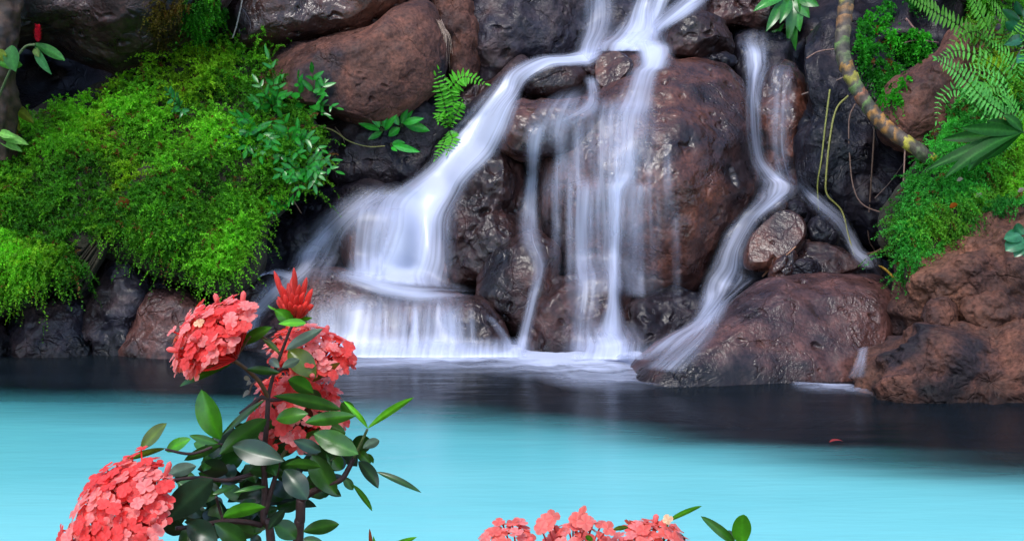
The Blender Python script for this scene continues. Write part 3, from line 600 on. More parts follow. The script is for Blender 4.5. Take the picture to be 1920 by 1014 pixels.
# ------------------------------------------------------------------ plants on the rocks
def inpoly(px, py, poly):
    poly = np.asarray(poly, float); r = np.zeros(px.shape, bool); j = len(poly)-1
    for i in range(len(poly)):
        a, b = poly[i], poly[j]
        c = ((a[1] > py) != (b[1] > py)) & (px < (b[0]-a[0])*(py-a[1])/(b[1]-a[1]+1e-12)+a[0])
        r ^= c; j = i
    return r
def scatter(poly, n, seed):
    rs = np.random.default_rng(seed); p = np.asarray(poly, float); lo, hi = p.min(0), p.max(0)
    q = rs.uniform(lo, hi, (n*4, 2)); q = q[inpoly(q[:, 0], q[:, 1], p)][:n]
    return q
def fluff(mb, poly, n, seed, L=(.07, .16), K=26, lw=.0045, ll=.022, cols=None, droop=.6, yellow=None, out=1.0, spread=.55, gap=.0):
    """feathery sprigs: fine stems set with small narrow leaflets, rooted on the surface behind poly"""
    rs = np.random.default_rng(seed); q = scatter(poly, n, seed)
    Y = cast(q[:, 0], q[:, 1]); ok = ~np.isnan(Y); q, Y = q[ok], Y[ok]
    b = P(q[:, 0], q[:, 1], Y)
    if gap:                      # bare patches
        g = fbm(b*3.1+seed, 3); ok = g > -gap; b, q = b[ok], q[ok]
    n = len(b); cl = np.clip(fbm(b*4.2+seed*5, 2), -.5, .8); b = b+cl[:, None]*np.array([0, -.10, .06])
    d = nrm(np.array([0, -.75*out, .75])+rs.normal(size=(n, 3))*spread)
    l = rs.uniform(*L, n)*(1+.5*fbm(b*2.3+seed, 2))
    t = (np.arange(K)+.6)/K
    pos = b[:, None, :]+d[:, None, :]*(l[:, None]*t)[..., None]
    pos[..., 2] -= (droop*l[:, None]*t**2.2)
    r = rs.normal(size=(n, K, 3)); r = nrm(r+d[:, None, :]*.9)
    ln_ = ll*rs.uniform(.6, 1.3, (n, K))*(1.15-.7*t)
    s = nrm(np.cross(r, rs.normal(size=(n, K, 3))))*(lw*rs.uniform(.7, 1.3, (n, K)))[..., None]
    mid = pos+r*(ln_*.5)[..., None]
    v = np.stack([pos, mid+s, pos+r*ln_[..., None], mid-s], 2).reshape(-1, 3)
    f = np.arange(n*K*4).reshape(-1, 4)
    # leaf colour: patches of fresh green, deep green and yellowing sprays
    g = np.clip(fbm(b*1.5+seed*2, 3)*.9+.5+rs.normal(size=n)*.16, 0, 1)
    c0, c1 = np.array(cols[0]), np.array(cols[1]); c = c0*(1-g[:, None])+c1*g[:, None]
    if yellow is not None:
        y = np.clip((fbm(b*1.3+40+seed, 3)-.02)*2.2+yellow[3](q[:, 0], q[:, 1])+rs.normal(size=n)*.12, 0, 1)[:, None]; c = c*(1-y)+np.array(yellow[:3])*y
    c = c*(1+.55*cl[:, None]); br = rs.random(n) < .03; c[br] = np.array([.16, .075, .02])  # shade put into the leaf colour: hollows darker, outstanding clumps lighter
    c = c[:, None, :]*rs.uniform(.75, 1.3, (n, K, 1))
    mb.add(v, f, np.repeat(c.reshape(-1, 3), 4, 0))
LB = [(-150,600),(-150,240),(-20,250),(0,258),(50,225),(110,205),(180,190),(230,150),(275,105),(345,80),(430,66),(500,74),(515,120),(535,190),(575,225),(606,245),(612,310),(585,345),(535,365),(498,420),(475,455),(450,500),(428,520),(395,525),(350,500),(300,485),(262,468),(225,448),(150,440),(120,445),(140,495),(150,530),(120,522),(85,538),(40,558),(0,570),(-20,575)]
mb = MB()
yel = (.25, .48, .015, lambda x, y: .35*np.exp(-((x-430)/110)**2-((y-170)/90)**2)+.4*np.exp(-((x-40)/90)**2-((y-330)/60)**2)+.5*np.exp(-((x-270)/110)**2-((y-500)/50)**2)+.35*np.exp(-((x-470)/30)**2-((y-440)/90)**2)-.38-.9*np.exp(-((x-50)/110)**2-((y-490)/90)**2))
GA, GBB = (.036, .165, .010), (.165, .50, .022)
fluff(mb, LB, 8200, 3, (.10, .24), 34, .0052, .030, cols=(GA, GBB), yellow=yel, gap=.6, spread=.7, droop=.42)
fluff(mb, [(0,450),(125,450),(150,500),(152,530),(100,530),(30,560),(0,570)], 650, 5, (.12, .22), 34, .005, .03, cols=(GA, GBB), droop=.8)
fluff(mb, [(230,440),(330,475),(415,520),(450,495),(485,430),(460,370),(380,390),(300,400)], 900, 6, (.14, .26), 34, .005, .03, cols=(GA, GBB), yellow=yel, droop=.9)
tag(mb.build('ground_cover', M['fine']), 'feathery bright green ground cover over the whole left bank', None, None, 'stuff')
mb = MB()
RB = [(2110,95),(1945,100),(1900,130),(1850,160),(1790,190),(1770,235),(1730,285),(1700,345),(1678,400),(1668,450),(1675,500),(1696,535),(1730,490),(1790,440),(1850,405),(1945,392),(2110,395)]
fluff(mb, RB, 5900, 8, (.08, .19), 32, .0042, .026, cols=((.022, .17, .024), (.08, .48, .06)), yellow=(.17, .45, .03, lambda x, y: .3*np.exp(-((x-1720)/30)**2-((y-460)/40)**2)-.35), gap=.7, spread=.6)
tag(mb.build('ground_cover', M['fine']), 'fluffy green ground cover on the right bank above the dry boulder', None, None, 'stuff')
mb = MB()
fluff(mb, [(1945,-20),(1820,-20),(1800,40),(1820,90),(1835,150),(1880,190),(1945,200)], 800, 18, (.10, .22), 30, .005, .028, cols=((.03, .15, .015), (.10, .42, .03)), yellow=(.24, .38, .02, lambda x, y: -.1+0*x), droop=.7)
tag(mb.build('undergrowth', M['fine']), 'loose yellow-green undergrowth among the ferns in the top right corner', None, None, 'stuff')
mb = MB()
fluff(mb, [(352,-10),(408,-10),(420,30),(415,65),(395,82),(365,75),(345,45)], 420, 9, (.06, .15), 26, .005, .025, cols=((.025, .17, .008), (.09, .42, .014)), droop=1.0)
fluff(mb, [(285,-10),(352,-10),(350,60),(330,85),(300,95),(280,50)], 170, 10, (.06, .12), cols=((.07, .05, .008), (.17, .14, .01)), droop=1.0)
tag(mb.build('hanging_moss', M['fine']), 'moss hanging off the dark rock at top left, half green and half brown', None, None, 'stuff')
mb = MB()
fluff(mb, [(1605,60),(1625,20),(1660,10),(1690,45),(1750,85),(1745,110),(1700,140),(1690,190),(1665,205),(1640,170),(1612,130)], 620, 12, (.06, .13), K=14, lw=.012, ll=.026, cols=((.014, .14, .012), (.05, .40, .02)), droop=1.1, spread=.6)
fluff(mb, [(1690,0),(1735,0),(1740,20),(1700,30)], 60, 13, (.05, .1), K=14, lw=.010, ll=.022, cols=((.012, .10, .010), (.03, .2, .015)), droop=1.1)
tag(mb.build('creeper', M['fine']), 'small-leaved green creeper on the dark rock right of the ringed trunk', None, None, 'stuff')
# ---- single plants
def pxw(px0, px1, wpx, Y, tilt=0.0):
    """half-width vector of a leaf lying from pixel px0 to px1, wpx pixels wide in view"""
    d = np.array([px1[0]-px0[0], px1[1]-px0[1]], float); d /= max(np.hypot(*d), 1e-6)
    k = wpx/2*Y/F
    return (RT*(-d[1])+UP*(-d[0]))*k+FW*(tilt*k)
def pxleaf(mb, b, t, wpx, Y0, Y1=None, tilt=.35, **kw):
    Y1 = Y0 if Y1 is None else Y1
    leaf(mb, P(b[0], b[1], Y0), P(t[0], t[1], Y1), pxw(b, t, wpx, (Y0+Y1)/2, tilt), **kw)
def frond(mb, pts, Ys, wid, npair, c, c2=None, ratio=.2, rach=(.003, .001), lean=.45, lobed=False, seed=0, mat=0, rc=(.06, .09, .02)):
    """a fern frond: rachis through pixel points, pinnae in pairs, wid = half-width in pixels"""
    rs = np.random.default_rng(seed+int(pts[0][0]*7+pts[-1][1]))
    pts = np.asarray(pts, float); Ys = np.interp(np.linspace(0, 1, len(pts)), np.linspace(0, 1, len(np.atleast_1d(Ys))), np.atleast_1d(Ys))
    w3 = P(pts[:, 0], pts[:, 1], Ys); n = npair*2+2; p = catmull(w3, n); d = nrm(np.gradient(p, axis=0))
    tube(mb, p, rach, rc, 5, n=n, m=mat)
    scl = Ys.mean()/F; nv = nrm(-FW+np.array([rs.normal()*.25, 0, .35]))
    for i in range(npair):
        k = 1+2*i; t = (i+.5)/npair
        L = wid*scl*(np.sin(np.pi*(t*.86+.12))**.7 if not lobed else (1-.55*t)*min(1, .5+t*3))
        for sgn in (-1, 1):
            sd = nrm(np.cross(d[k], nv))*sgn
            dr = nrm(sd+d[k]*lean+nv*rs.normal()*.18+np.array([0, 0, -.12]))
            l = L*rs.uniform(.86, 1.12); tip = p[k]+dr*l; wv = nrm(np.cross(dr, nv))*l*ratio*.5
            cc = np.asarray(c)*rs.uniform(.75, 1.25)
            leaf(mb, p[k]-dr*l*.03, tip, wv, rs.normal()*.06, .2, cc, c2, n=6, m=3, pa=.6 if lobed else .5, pb=.5 if lobed else .6, mat=mat)
    l = wid*scl*.7; leaf(mb, p[-2], p[-1]+d[-1]*l*.6, nrm(np.cross(d[-1], nv))*l*.14, 0, .2, c, c2, n=6, m=3, mat=mat)
def depth(px, py, off=.05):
    y = cast(np.array([px]), np.array([py]))[0]
    return (float(Yb(py)) if np.isnan(y) else y)-off
def plant(name, base, label, cat, group=None):
    Y = depth(*base, .03); return empty(name, P(base[0], base[1], Y), label, cat, group), Y
GF = 'lobed glossy ferns on the left bank'
LG = np.array([.012, .17, .012]); LG2 = np.array([.025, .26, .022])
def lobed_fern(base, tips, label, wid=22, col_=LG, group=GF, np_=3, yo=.22, ratio=.36):
    root, Y = plant('lobed_fern', base, label, 'fern', group)
    rs = np.random.default_rng(int(base[0]+base[1]*3))
    for i, t in enumerate(tips):
        mb = MB(); tx, ty = t[0], t[1]; w = (t[2] if len(t) > 2 else wid)*1.8
        mx, my = (base[0]+tx)/2+rs.normal()*5, (base[1]+ty)/2-abs(tx-base[0])*.12
        Y1 = Y-yo*rs.uniform(.5, 1.8)
        frond(mb, [base, (mx, my), (tx, ty)], [Y, Y-yo*.7, Y1], w, np_, col_*rs.uniform(.7, 1.45), LG2, ratio=ratio, lean=1.0, lobed=True, seed=i)
        mb.build('frond', M['gloss'], root)
    return root
lobed_fern((510,205), [(500,98,20),(480,150),(525,150),(545,175),(470,190)], 'dark fern with one tall spear-like frond at the top of the left bank', 20)
lobed_fern((575,205), [(560,140,24),(585,128,26),(612,150,24),(600,185),(640,205,16),(620,222,16)], 'fan-shaped dark green fern in front of the reddish boulder', 22)
lobed_fern((480,250), [(440,215),(455,250),(460,285),(500,235),(515,265),(490,300),(425,270)], 'low dark fern among the moss in the middle of the left bank', 24)
lobed_fern((545,275), [(525,215,26),(560,235),(585,260),(570,295),(520,300),(500,280),(610,285,18)], 'dense lobed fern right of the low dark one, at the edge of the bank', 24)
lobed_fern((570,315), [(540,340),(560,365),(600,330),(630,300,18),(640,325,20),(520,330),(590,350)], 'lowest lobed fern, drooping over the black rock below the bank', 22)
lobed_fern((530,385), [(505,375,16),(560,375,14),(505,405,14)], 'small sprig of fern hanging at the lower right edge of the bank', 14)
lobed_fern((340,205), [(312,168,16),(335,175,12),(345,212,14)], 'small bluish fern standing alone in the middle of the moss', 14, np.array([.03, .12, .06]))
# plants right of the reddish boulder
GB = 'broad-leaved plants under the reddish boulder'
def broad(name, base, lv, label, group=None, col_=LG2, yo=.06, cat='plant', fold=.2, stemc=(.05, .09, .02), curl=.1, mat='gloss', srad=.004, fwd=0):
    root, Y = plant(name, base, label, cat, group); Y -= fwd; rs = np.random.default_rng(abs(int(base[0])))
    mb = MB(); w = []
    for i, (b, t, wp) in enumerate(lv):
        Ya = Y-yo*rs.uniform(.3, 1); Yb_ = Y-yo*rs.uniform(.8, 2.2); w.append(Ya)
        tube(mb, [P(base[0], base[1], Y), P((base[0]+b[0])/2, (base[1]+b[1])/2-3, (Y+Ya)/2-.01), P(b[0], b[1], Ya)], [srad, srad*.6], stemc, 6)
    mb.build('stem', M['bark'], root)
    for (b, t, wp), Ya in zip(lv, w):
        mb = MB(); cl = np.asarray(col_)*rs.uniform(.7, 1.35)
        pxleaf(mb, b, t, wp, Ya, Ya-yo*rs.uniform(-.4, 1.2), rs.uniform(-.6, .6), curl=rs.uniform(.3, 1)*curl, fold=fold, c=cl, c2=cl*1.5, n=11, m=7)
        mb.build('leaf', M[mat], root)
    return root
broad('lobed_plant', (715,250), [((712,245),(672,232),12),((712,240),(690,205),14),((716,238),(705,196),14),((720,240),(722,198),13),((716,248),(690,262),11),((722,245),(745,215),13)], 'small glossy plant with finger-like leaves, leftmost under the reddish boulder', GB)
broad('broad_leaved_plant', (755,238), [((752,232),(762,198),13),((757,232),(806,246),18),((755,232),(795,222),14),((750,240),(728,256),16),((748,235),(728,205),14),((757,228),(775,205),12)], 'glossy plant of spoon-shaped leaves beside the finger-leaved one', GB)
broad('broad_leaved_plant', (732,272), [((736,272),(788,285),14),((735,270),(760,268),12),((734,276),(745,284),8)], 'low plant with one long leaf at the end of the pale tendril', GB)
root, Y = plant('bright_fern', (842,240), 'vivid light green fern in the cleft left of the white chute', 'fern')
BF = np.array([.085, .42, .018])
for pts, wd, k in [([(842,240),(832,190),(816,140)], 15, 13), ([(842,235),(840,180),(868,145),(912,158)], 17, 20), ([(842,240),(850,190),(835,160),(822,128)], 12, 12), ([(842,245),(848,262),(838,288)], 13, 9), ([(842,240),(860,205),(866,190)], 12, 9), ([(842,240),(826,215),(822,230)], 12, 8), ([(840,250),(828,275),(815,300)], 10, 9)]:
    mb = MB(); frond(mb, pts, [Y, Y-.1, Y-.16], wd*1.3, k, BF, BF*1.2, ratio=.34, lean=.25); mb.build('frond', M['leaf'], root)
broad('overhanging_plant', (1480,-12), [((1470,-5),(1412,22),20),((1470,0),(1436,60),20),((1478,0),(1446,92),22),((1485,0),(1476,80),20),((1490,0),(1500,60),22),((1492,-4),(1518,34),22),((1495,-6),(1536,12),24),((1480,0),(1462,45),20),((1500,-5),(1500,28),22),((1484,10),(1492,96),16)], 'glossy broad-leaved plant hanging from the top edge above the right-hand stream', None, np.array([.03, .19, .02]), .14, fold=.25, curl=.2)
# ringed trunk
Yt = [9.25, 9.15, 9.05, 8.95, 8.85, 8.72, 8.78]
tp = [(1592,-40), (1583,40), (1580,100), (1606,165), (1655,232), (1722,282), (1775,322)]
tw = P([a for a, b in tp], [b for a, b in tp], Yt)
mb = MB(); n = 260
p = catmull(tw, n); L = np.linalg.norm(np.diff(p, axis=0, prepend=p[:1]), axis=1).cumsum()
d = nrm(np.gradient(p, axis=0)); a = nrm(np.cross(d, np.array([.3, .9, .2]))); b = np.cross(d, a); th = np.linspace(0, 2*np.pi, 20, endpoint=False)
th3 = np.stack([np.cos(th)[None]*1.2+0*L[:, None], np.sin(th)[None]*1.2+0*L[:, None], L[:, None]*5+0*th], -1)
s_ = L[:, None]/.075+.16*np.cos(th)[None]+.35*fbm(th3, 2)+.3*np.sin(L*7)[:, None]
ph = s_ % 1.0; ir = np.floor(s_).astype(int)
rad = .048-.006*np.linspace(0, 1, n)[:, None]+.0035*np.clip(1-ph/.6, 0, 1)
v = p[:, None]+(rad*(1+.08*fbm(th3*3, 2)))[..., None]*(np.cos(th)[None, :, None]*a[:, None]+np.sin(th)[None, :, None]*b[:, None])
pal = np.array([(.34, .15, .03), (.36, .30, .03), (.10, .17, .04), (.34, .11, .05), (.20, .13, .09), (.42, .30, .04), (.12, .14, .06)])
rs = np.random.default_rng(5); ci = pal[rs.integers(0, 7, ir.max()-ir.min()+2)][ir-ir.min()]
up_ = np.clip(1-L/L.max()*1.6, 0, 1)[:, None, None]; ci = ci*(1-.5*up_)+np.array([.09, .14, .035])*.5*up_
nz_ = fbm(v*30, 3); nb = fbm(v*11+3, 3)
brt = np.clip((.66-ph+.55*nb)*2.2, .06, 1)[..., None]
cc = ci*brt+np.array([.060, .045, .034])*(1-brt)
cc = cc*(1+.6*nz_[..., None])
mb.add(v.reshape(-1, 3), grid_faces(n, 20, True), np.clip(cc, .004, 1).reshape(-1, 3))
tag(mb.build('ringed_trunk', M['bark']), 'thick curving climber trunk with yellow, orange and green rings, upper right', 'trunk')
# hanging roots, tendrils and twigs
def strand(name, pts, r, c, label, cat, group=None, off=.06, dY=None):
    pts = np.array(pts, float)
    Y = dY if dY is not None else smooth1(np.array([depth(x, y, off) for x, y in pts]), 2, 0)
    mb = MB(); tube(mb, P(pts[:, 0], pts[:, 1], Y), np.array(r)*.0034 if np.ndim(r) else [r*.0034, r*.0024], c, 7, n=max(12, len(pts)*8))
    return tag(mb.build(name, M['bark']), label, cat, group)
GR = 'aerial roots hanging before the black rock wall'
strand('aerial_root', [(1556,168),(1548,230),(1540,300),(1533,345),(1535,395)], 2.0, (.22, .22, .045), 'straight yellowish root hanging nearest the right-hand stream', 'root', GR)
strand('aerial_root', [(1590,180),(1568,205),(1556,260),(1549,330),(1551,365),(1578,395),(1590,440),(1602,480)], 2.2, (.24, .23, .05), 'long yellowish root that bends and runs down to the small side stream', 'root', GR)
strand('aerial_root', [(1603,195),(1592,225),(1593,290),(1600,350),(1620,385),(1672,404)], 1.7, (.16, .09, .06), 'thin brown root curving right toward the green bank', 'root', GR)
strand('aerial_root', [(1640,232),(1636,300),(1632,360),(1628,440),(1640,470),(1648,485)], 1.8, (.17, .10, .07), 'brown root hanging straight down under the ringed trunk', 'root', GR)
strand('aerial_root', [(1697,275),(1695,320),(1692,370)], 1.8, (.20, .12, .09), 'short root below the lower end of the ringed trunk', 'root', GR)
strand('twig', [(1700,298),(1670,340),(1640,372)], 1.1, (.16, .10, .08), 'thin slanting twig crossing the short root', 'twig')
strand('twig', [(1503,178),(1545,162),(1585,143)], 1.6, (.26, .17, .13), 'bare twig reaching left from the ringed trunk', 'twig')
strand('twig', [(1512,110),(1535,97),(1565,92)], 1.8, (.22, .12, .09), 'short bent twig above the bare one beside the trunk', 'twig')
strand('twig', [(1520,57),(1545,56),(1562,60)], 1.8, (.25, .14, .10), 'stubby twig under the overhanging plant', 'twig')
strand('stick', [(1698,35),(1718,58),(1738,72)], 3.2, (.22, .11, .09), 'brown dead stick in the dark gap above the reddish rock', 'twig')
strand('twig', [(1690,82),(1720,76),(1760,80)], 1.6, (.20, .10, .09), 'arched dead twig just below the dead stick', 'twig')
strand('root', [(1628,497),(1655,502),(1676,522),(1690,545),(1700,562)], [2.6, 3, 2], (.45, .27, .03), 'bright yellow root bending over the edge of the slab', 'root', off=.05)
strand('twig', [(1430,518),(1452,495),(1475,478),(1492,462)], 2.0, (.34, .16, .09), 'orange twig lying against the flat-faced stone', 'twig', off=.045)
strand('twig', [(1622,478),(1650,468),(1684,442)], 2.2, (.22, .11, .06), 'brown stick leaning from the rock to the green bank', 'twig')
strand('tendril', [(588,233),(625,245),(655,265),(690,275),(722,274)], 1.6, (.24, .22, .06), 'pale tendril creeping across the black rock to the low leaf', 'tendril')
strand('tendril', [(628,238),(642,256),(646,268)], 1.0, (.18, .12, .09), 'short brown tendril beside the pale one', 'tendril')
strand('twig', [(530,345),(548,372),(565,400)], 1.6, (.24, .15, .10), 'thin twig poking down below the left bank', 'twig')
strand('dry_stalk', [(456,-10),(450,20),(443,50),(436,72)], [2.0, 1.5], (.40, .33, .30), 'pale dry stalk standing before the brown upper boulder', 'stalk')
root, Y = plant('dry_grass_tuft', (822,42), 'wispy dry grass tuft hanging over the side of the blunt reddish boulder', 'grass tuft')
mb = MB(); rs = np.random.default_rng(4)
for i in range(22):
    x = 822+rs.uniform(-4, 6); tx, ty = 838+rs.normal()*7, 100+rs.normal()*14
    tube(mb, P([x, (x+tx)/2+5, tx], [36+rs.uniform(0, 14), 66, ty], [Y, Y-.06, Y-.05]), [.0022, .0008], np.array([.35, .25, .19])*rs.uniform(.5, 1.3), 5)
mb.build('blade', M['bark'], root)
# ---- right bank plants
GS = 'sword ferns on the right bank'
SF = np.array([.06, .28, .035]); 
def sword(base, fr, label, c=SF, yo=.25):
    root, Y = plant('sword_fern', base, label, 'fern', GS)
    rs = np.random.default_rng(int(base[0]+base[1]))
    for i, (pts, wd, k) in enumerate(fr):
        mb = MB(); cc = c*rs.uniform(.8, 1.25)
        if rs.random() < .15: cc = np.array([.17, .09, .015])
        frond(mb, pts, [Y, Y-yo*.6, Y-yo*rs.uniform(.8, 1.3)], wd, k, cc, cc*1.3, ratio=.26, lean=.2, seed=i); mb.build('frond', M['leaf'], root)
sword((1900,225), [([(1900,225),(1850,190),(1800,140),(1755,110)], 26, 24), ([(1900,225),(1860,230),(1800,170),(1765,185),(1755,230)], 17, 20), ([(1900,225),(1880,160),(1830,130),(1780,128)], 16, 18)], 'fern with a long pale frond arching left over the green right bank', np.array([.10, .40, .07]))
sword((1870,95), [([(1870,95),(1800,50),(1740,15),(1690,-15)], 24, 26), ([(1870,95),(1850,50),(1830,10),(1815,-20)], 24, 16), ([(1870,95),(1885,40),(1850,0)], 22, 15), ([(1870,95),(1830,60),(1790,80),(1770,130)], 15, 14), ([(1870,95),(1895,130),(1880,190)], 20, 14), ([(1870,95),(1840,110),(1830,160)], 16, 13), ([(1870,95),(1905,70),(1925,30)], 20, 13)], 'large fern spilling from the top right corner, partly yellowing', np.array([.08, .28, .025]))
sword((1905,170), [([(1905,170),(1860,120),(1800,95),(1755,112)], 20, 18), ([(1905,170),(1850,165),(1790,200)], 18, 16), ([(1905,170),(1860,140),(1830,190),(1822,235)], 16, 15), ([(1905,170),(1890,110),(1850,75)], 18, 14), ([(1905,170),(1925,120),(1915,70)], 16, 12), ([(1905,170),(1870,190),(1850,230)], 16, 12)], 'bushy mid-height fern between the large corner fern and the pale arching one', np.array([.08, .34, .04]))
sword((1925,260), [([(1925,260),(1890,230),(1850,250)], 16, 12), ([(1925,260),(1900,200),(1880,180)], 18, 14), ([(1925,260),(1890,270),(1860,300)], 14, 12)], 'shaded fern at the right edge behind the dark hand-shaped leaf')
root, Y = plant('hand_leaved_plant', (1935,245), 'plant with a dark hand-shaped leaf of long fingers at the right edge', 'plant')
Y -= .35
for t, wd in [((1850,228),20),((1800,240),22),((1765,262),22),((1735,320),20),((1770,335),20),((1815,322),24),((1850,300),20),((1880,215),18)]:
    mb = MB(); pxleaf(mb, (1918,248), t, wd*1.1, Y, Y-random.uniform(-.05, .2), random.uniform(-.5, .8), curl=random.uniform(.04, .16), fold=.25, c=np.array([.010, .085, .008])*random.uniform(.7, 1.4), c2=(.03, .17, .02), n=12, m=7, pa=1.1); mb.build('leaf', M['leaf'], root)
mb = MB(); tube(mb, P([1918, 1940, 1990], [248, 262, 330], [Y, Y+.05, Y+.3]), .006, (.03, .07, .015), 7); mb.build('stem', M['bark'], root)
root, Y = plant('cut_leaf_plant', (1935,470), 'split round leaf in front of the dry boulder at the right edge', 'plant')
Y -= .2
for b, t, wd in [((1918,445),(1885,470),34),((1915,440),(1882,448),26),((1920,440),(1905,420),22),((1922,455),(1902,482),22),((1925,450),(1930,490),24)]:
    mb = MB(); pxleaf(mb, b, t, wd, Y, Y-.05, .3, curl=.1, fold=.12, c=(.022, .15, .055), c2=(.06, .26, .11), n=10, m=7, pb=.5); mb.build('leaf', M['gloss'], root)
mb = MB(); tube(mb, P([1920, 1945, 1960], [445, 470, 540], [Y, Y+.1, Y+.25]), .006, (.03, .09, .03), 7); mb.build('stem', M['bark'], root)
broad('shrub', (1925,120), [((1915,40),(1880,18),18),((1918,30),(1905,2),18),((1915,60),(1885,42),20),((1918,70),(1882,85),20),((1915,90),(1895,70),18),((1920,40),(1925,10),18),((1920,75),(1930,60),20),((1918,105),(1905,120),18),((1920,60),(1905,48),16)], 'bluish green leafy shrub in the top right corner', None, np.array([.018, .12, .05]), .18)
for pts, lab in [([(1917,45),(1895,95),(1865,155)], 'straight grey stem slanting through the ferns at the right edge'), ([(1925,75),(1905,110),(1893,140)], 'shorter grey stem right of the slanting one')]:
    strand('bare_branch', pts, 1.8, (.17, .14, .10), lab, 'stem', off=.25)
# fallen petals and leaves on the moss
def fallen(px, py, s, c, lab, name='fallen_leaf', cat='leaf'):
    mb = MB(); Y = depth(px, py, .13); pxleaf(mb, (px-s, py+s*.3), (px+s, py-s*.3), s*1.3, Y, Y-.02, .5, curl=.15, c=c, n=8, m=5)
    tag(mb.build(name, M['leaf']), lab, cat)
fallen(230, 380, 13, (.30, .08, .02), 'orange-brown fallen leaf lying on the moss of the left bank')
fallen(213, 252, 8, (.34, .20, .07), 'small tan fallen leaf high on the left bank')
fallen(1788, 386, 8, (.45, .10, .01), 'small orange blossom in the right ground cover', 'blossom', 'flower')
for x, y, s, lab in [(1835, 366, 7, 'pale petal lying above the dry boulder'), (1800, 337, 6, 'pale petal under the dark hand-shaped leaf'), (1915, 357, 7, 'pale petal at the right edge of the ground cover')]:
    fallen(x, y, s, (.55, .42, .38), lab, 'petal', 'petal')
# ---- left edge: trunk, red ginger
tp = P([-12, -6, -10, -14], [-90, 20, 120, 300], [9.3, 9.25, 9.25, 9.35])
mb = MB(); n = 120; p = catmull(tp, n); th = np.linspace(0, 2*np.pi, 36, endpoint=False)
q = np.stack([np.cos(th)[None]+0*p[:, :1], np.sin(th)[None]+0*p[:, :1], p[:, 2:3]*3+0*th], -1)
r = .14*(1+.22*fbm(q*2, 4)+.10*fbm(q*np.array([4, 4, 1]), 3, .5, True))
v = p[:, None]+r[..., None]*np.stack([np.cos(th), np.sin(th), 0*th], -1)[None]
cc = np.clip(np.array([.045, .022, .012])*(1+1.1*fbm(q*5, 3)[..., None]), .006, 1)
mb.add(v.reshape(-1, 3), grid_faces(n, 36, True), cc.reshape(-1, 3))
tag(mb.build('tree_trunk', M['bark']), 'fibrous brown tree trunk cut by the top left corner', 'tree trunk')
root, Y = plant('red_ginger', (40,130), 'red ginger with one red flower cone before the dark hollow', 'flower')
Y = 9.0
mb = MB(); tube(mb, P([-10, 20, 45, 66], [200, 130, 90, 84], [Y+.1, Y, Y, Y-.02]), .008, (.07, .10, .03), 7); mb.build('stem', M['bark'], root)
mb = MB(); rs = np.random.default_rng(2)
for k in range(34):
    t = k/34; a = k*2.4; c0 = P(71, 80-28*t, Y-.03); rr_ = .022*math.sin(math.pi*min(.95, .25+t*.7)); dr = np.array([math.cos(a)*.8, math.sin(a)*.8, 1.1])
    leaf(mb, c0+np.array([math.cos(a), math.sin(a), 0])*rr_*.4, c0+nrm(dr)*.034+np.array([math.cos(a), math.sin(a), 0])*rr_*.4, nrm(np.cross(dr, [math.cos(a), math.sin(a), -.5]))*.011, .1, .3, np.array([.42, .006, .022])*rs.uniform(.7, 1.3), n=5, m=3)
mb.build('flower_cone', M['petal'], root)
for b, t, wd, c in [((62,82),(122,114),20,(.05,.19,.04)),((66,88),(97,140),18,(.04,.17,.05)),((22,85),(30,135),34,(.035,.15,.03)),((-5,120),(42,122),20,(.08,.26,.03)),((-12,105),(12,104),22,(.15,.2,.02)),((66,90),(74,108),14,(.09,.15,.03))]:
    mb = MB(); pxleaf(mb, b, t, wd, Y, Y-.05, .3, curl=.1, fold=.2, c=c, c2=np.array(c)*1.5, n=11, m=7, pa=.9); mb.build('leaf', M['leaf'], root)
broad('yellowing_plant', (0,215), [((15,195),(38,245),22),((20,195),(64,232),20),((12,195),(25,220),18),((8,190),(45,205),18)], 'plant with brown-tipped drooping leaves at the left edge', None, np.array([.18, .19, .02]), .08, mat='leaf', fwd=.34)
broad('drooping_plant', (-8,250), [((-6,252),(54,272),18),((-6,258),(42,285),16),((-6,248),(30,258),16)], 'pale green drooping leaf fingers low on the left edge', None, np.array([.15, .36, .06]), .08, mat='leaf', fwd=.34)
# ------------------------------------------------------------------ flowering bushes in front
KY = 1.75
def petal_flower(mb, c, ax, rad, rs, colr, k=4):
    """one floret: four spreading rounded petals around a small eye"""
    ax = nrm(ax); a = nrm(np.cross(ax, rs.normal(size=3))); b = np.cross(ax, a); ph = rs.uniform(0, 6.28)
    for i in range(k):
        t = ph+i*2*np.pi/k+rs.normal()*.12; d = a*math.cos(t)+b*math.sin(t); s = -a*math.sin(t)+b*math.cos(t)
        l = rad*rs.uniform(.85, 1.1); up = rs.uniform(-.1, .22)
        cc = np.array(colr)*rs.uniform(.85, 1.12)
        leaf(mb, c, c+nrm(d+ax*up)*l, s*l*.50, rs.uniform(.02, .12), rs.uniform(-.2, .15), cc*np.array([1, 1.5, 1.45]), cc, n=6, m=5, pa=1.45, pb=.5, curlv=ax)
CORAL = (.84, .058, .055); PINK = (.90, .20, .19); DEEP = (.70, .022, .020)
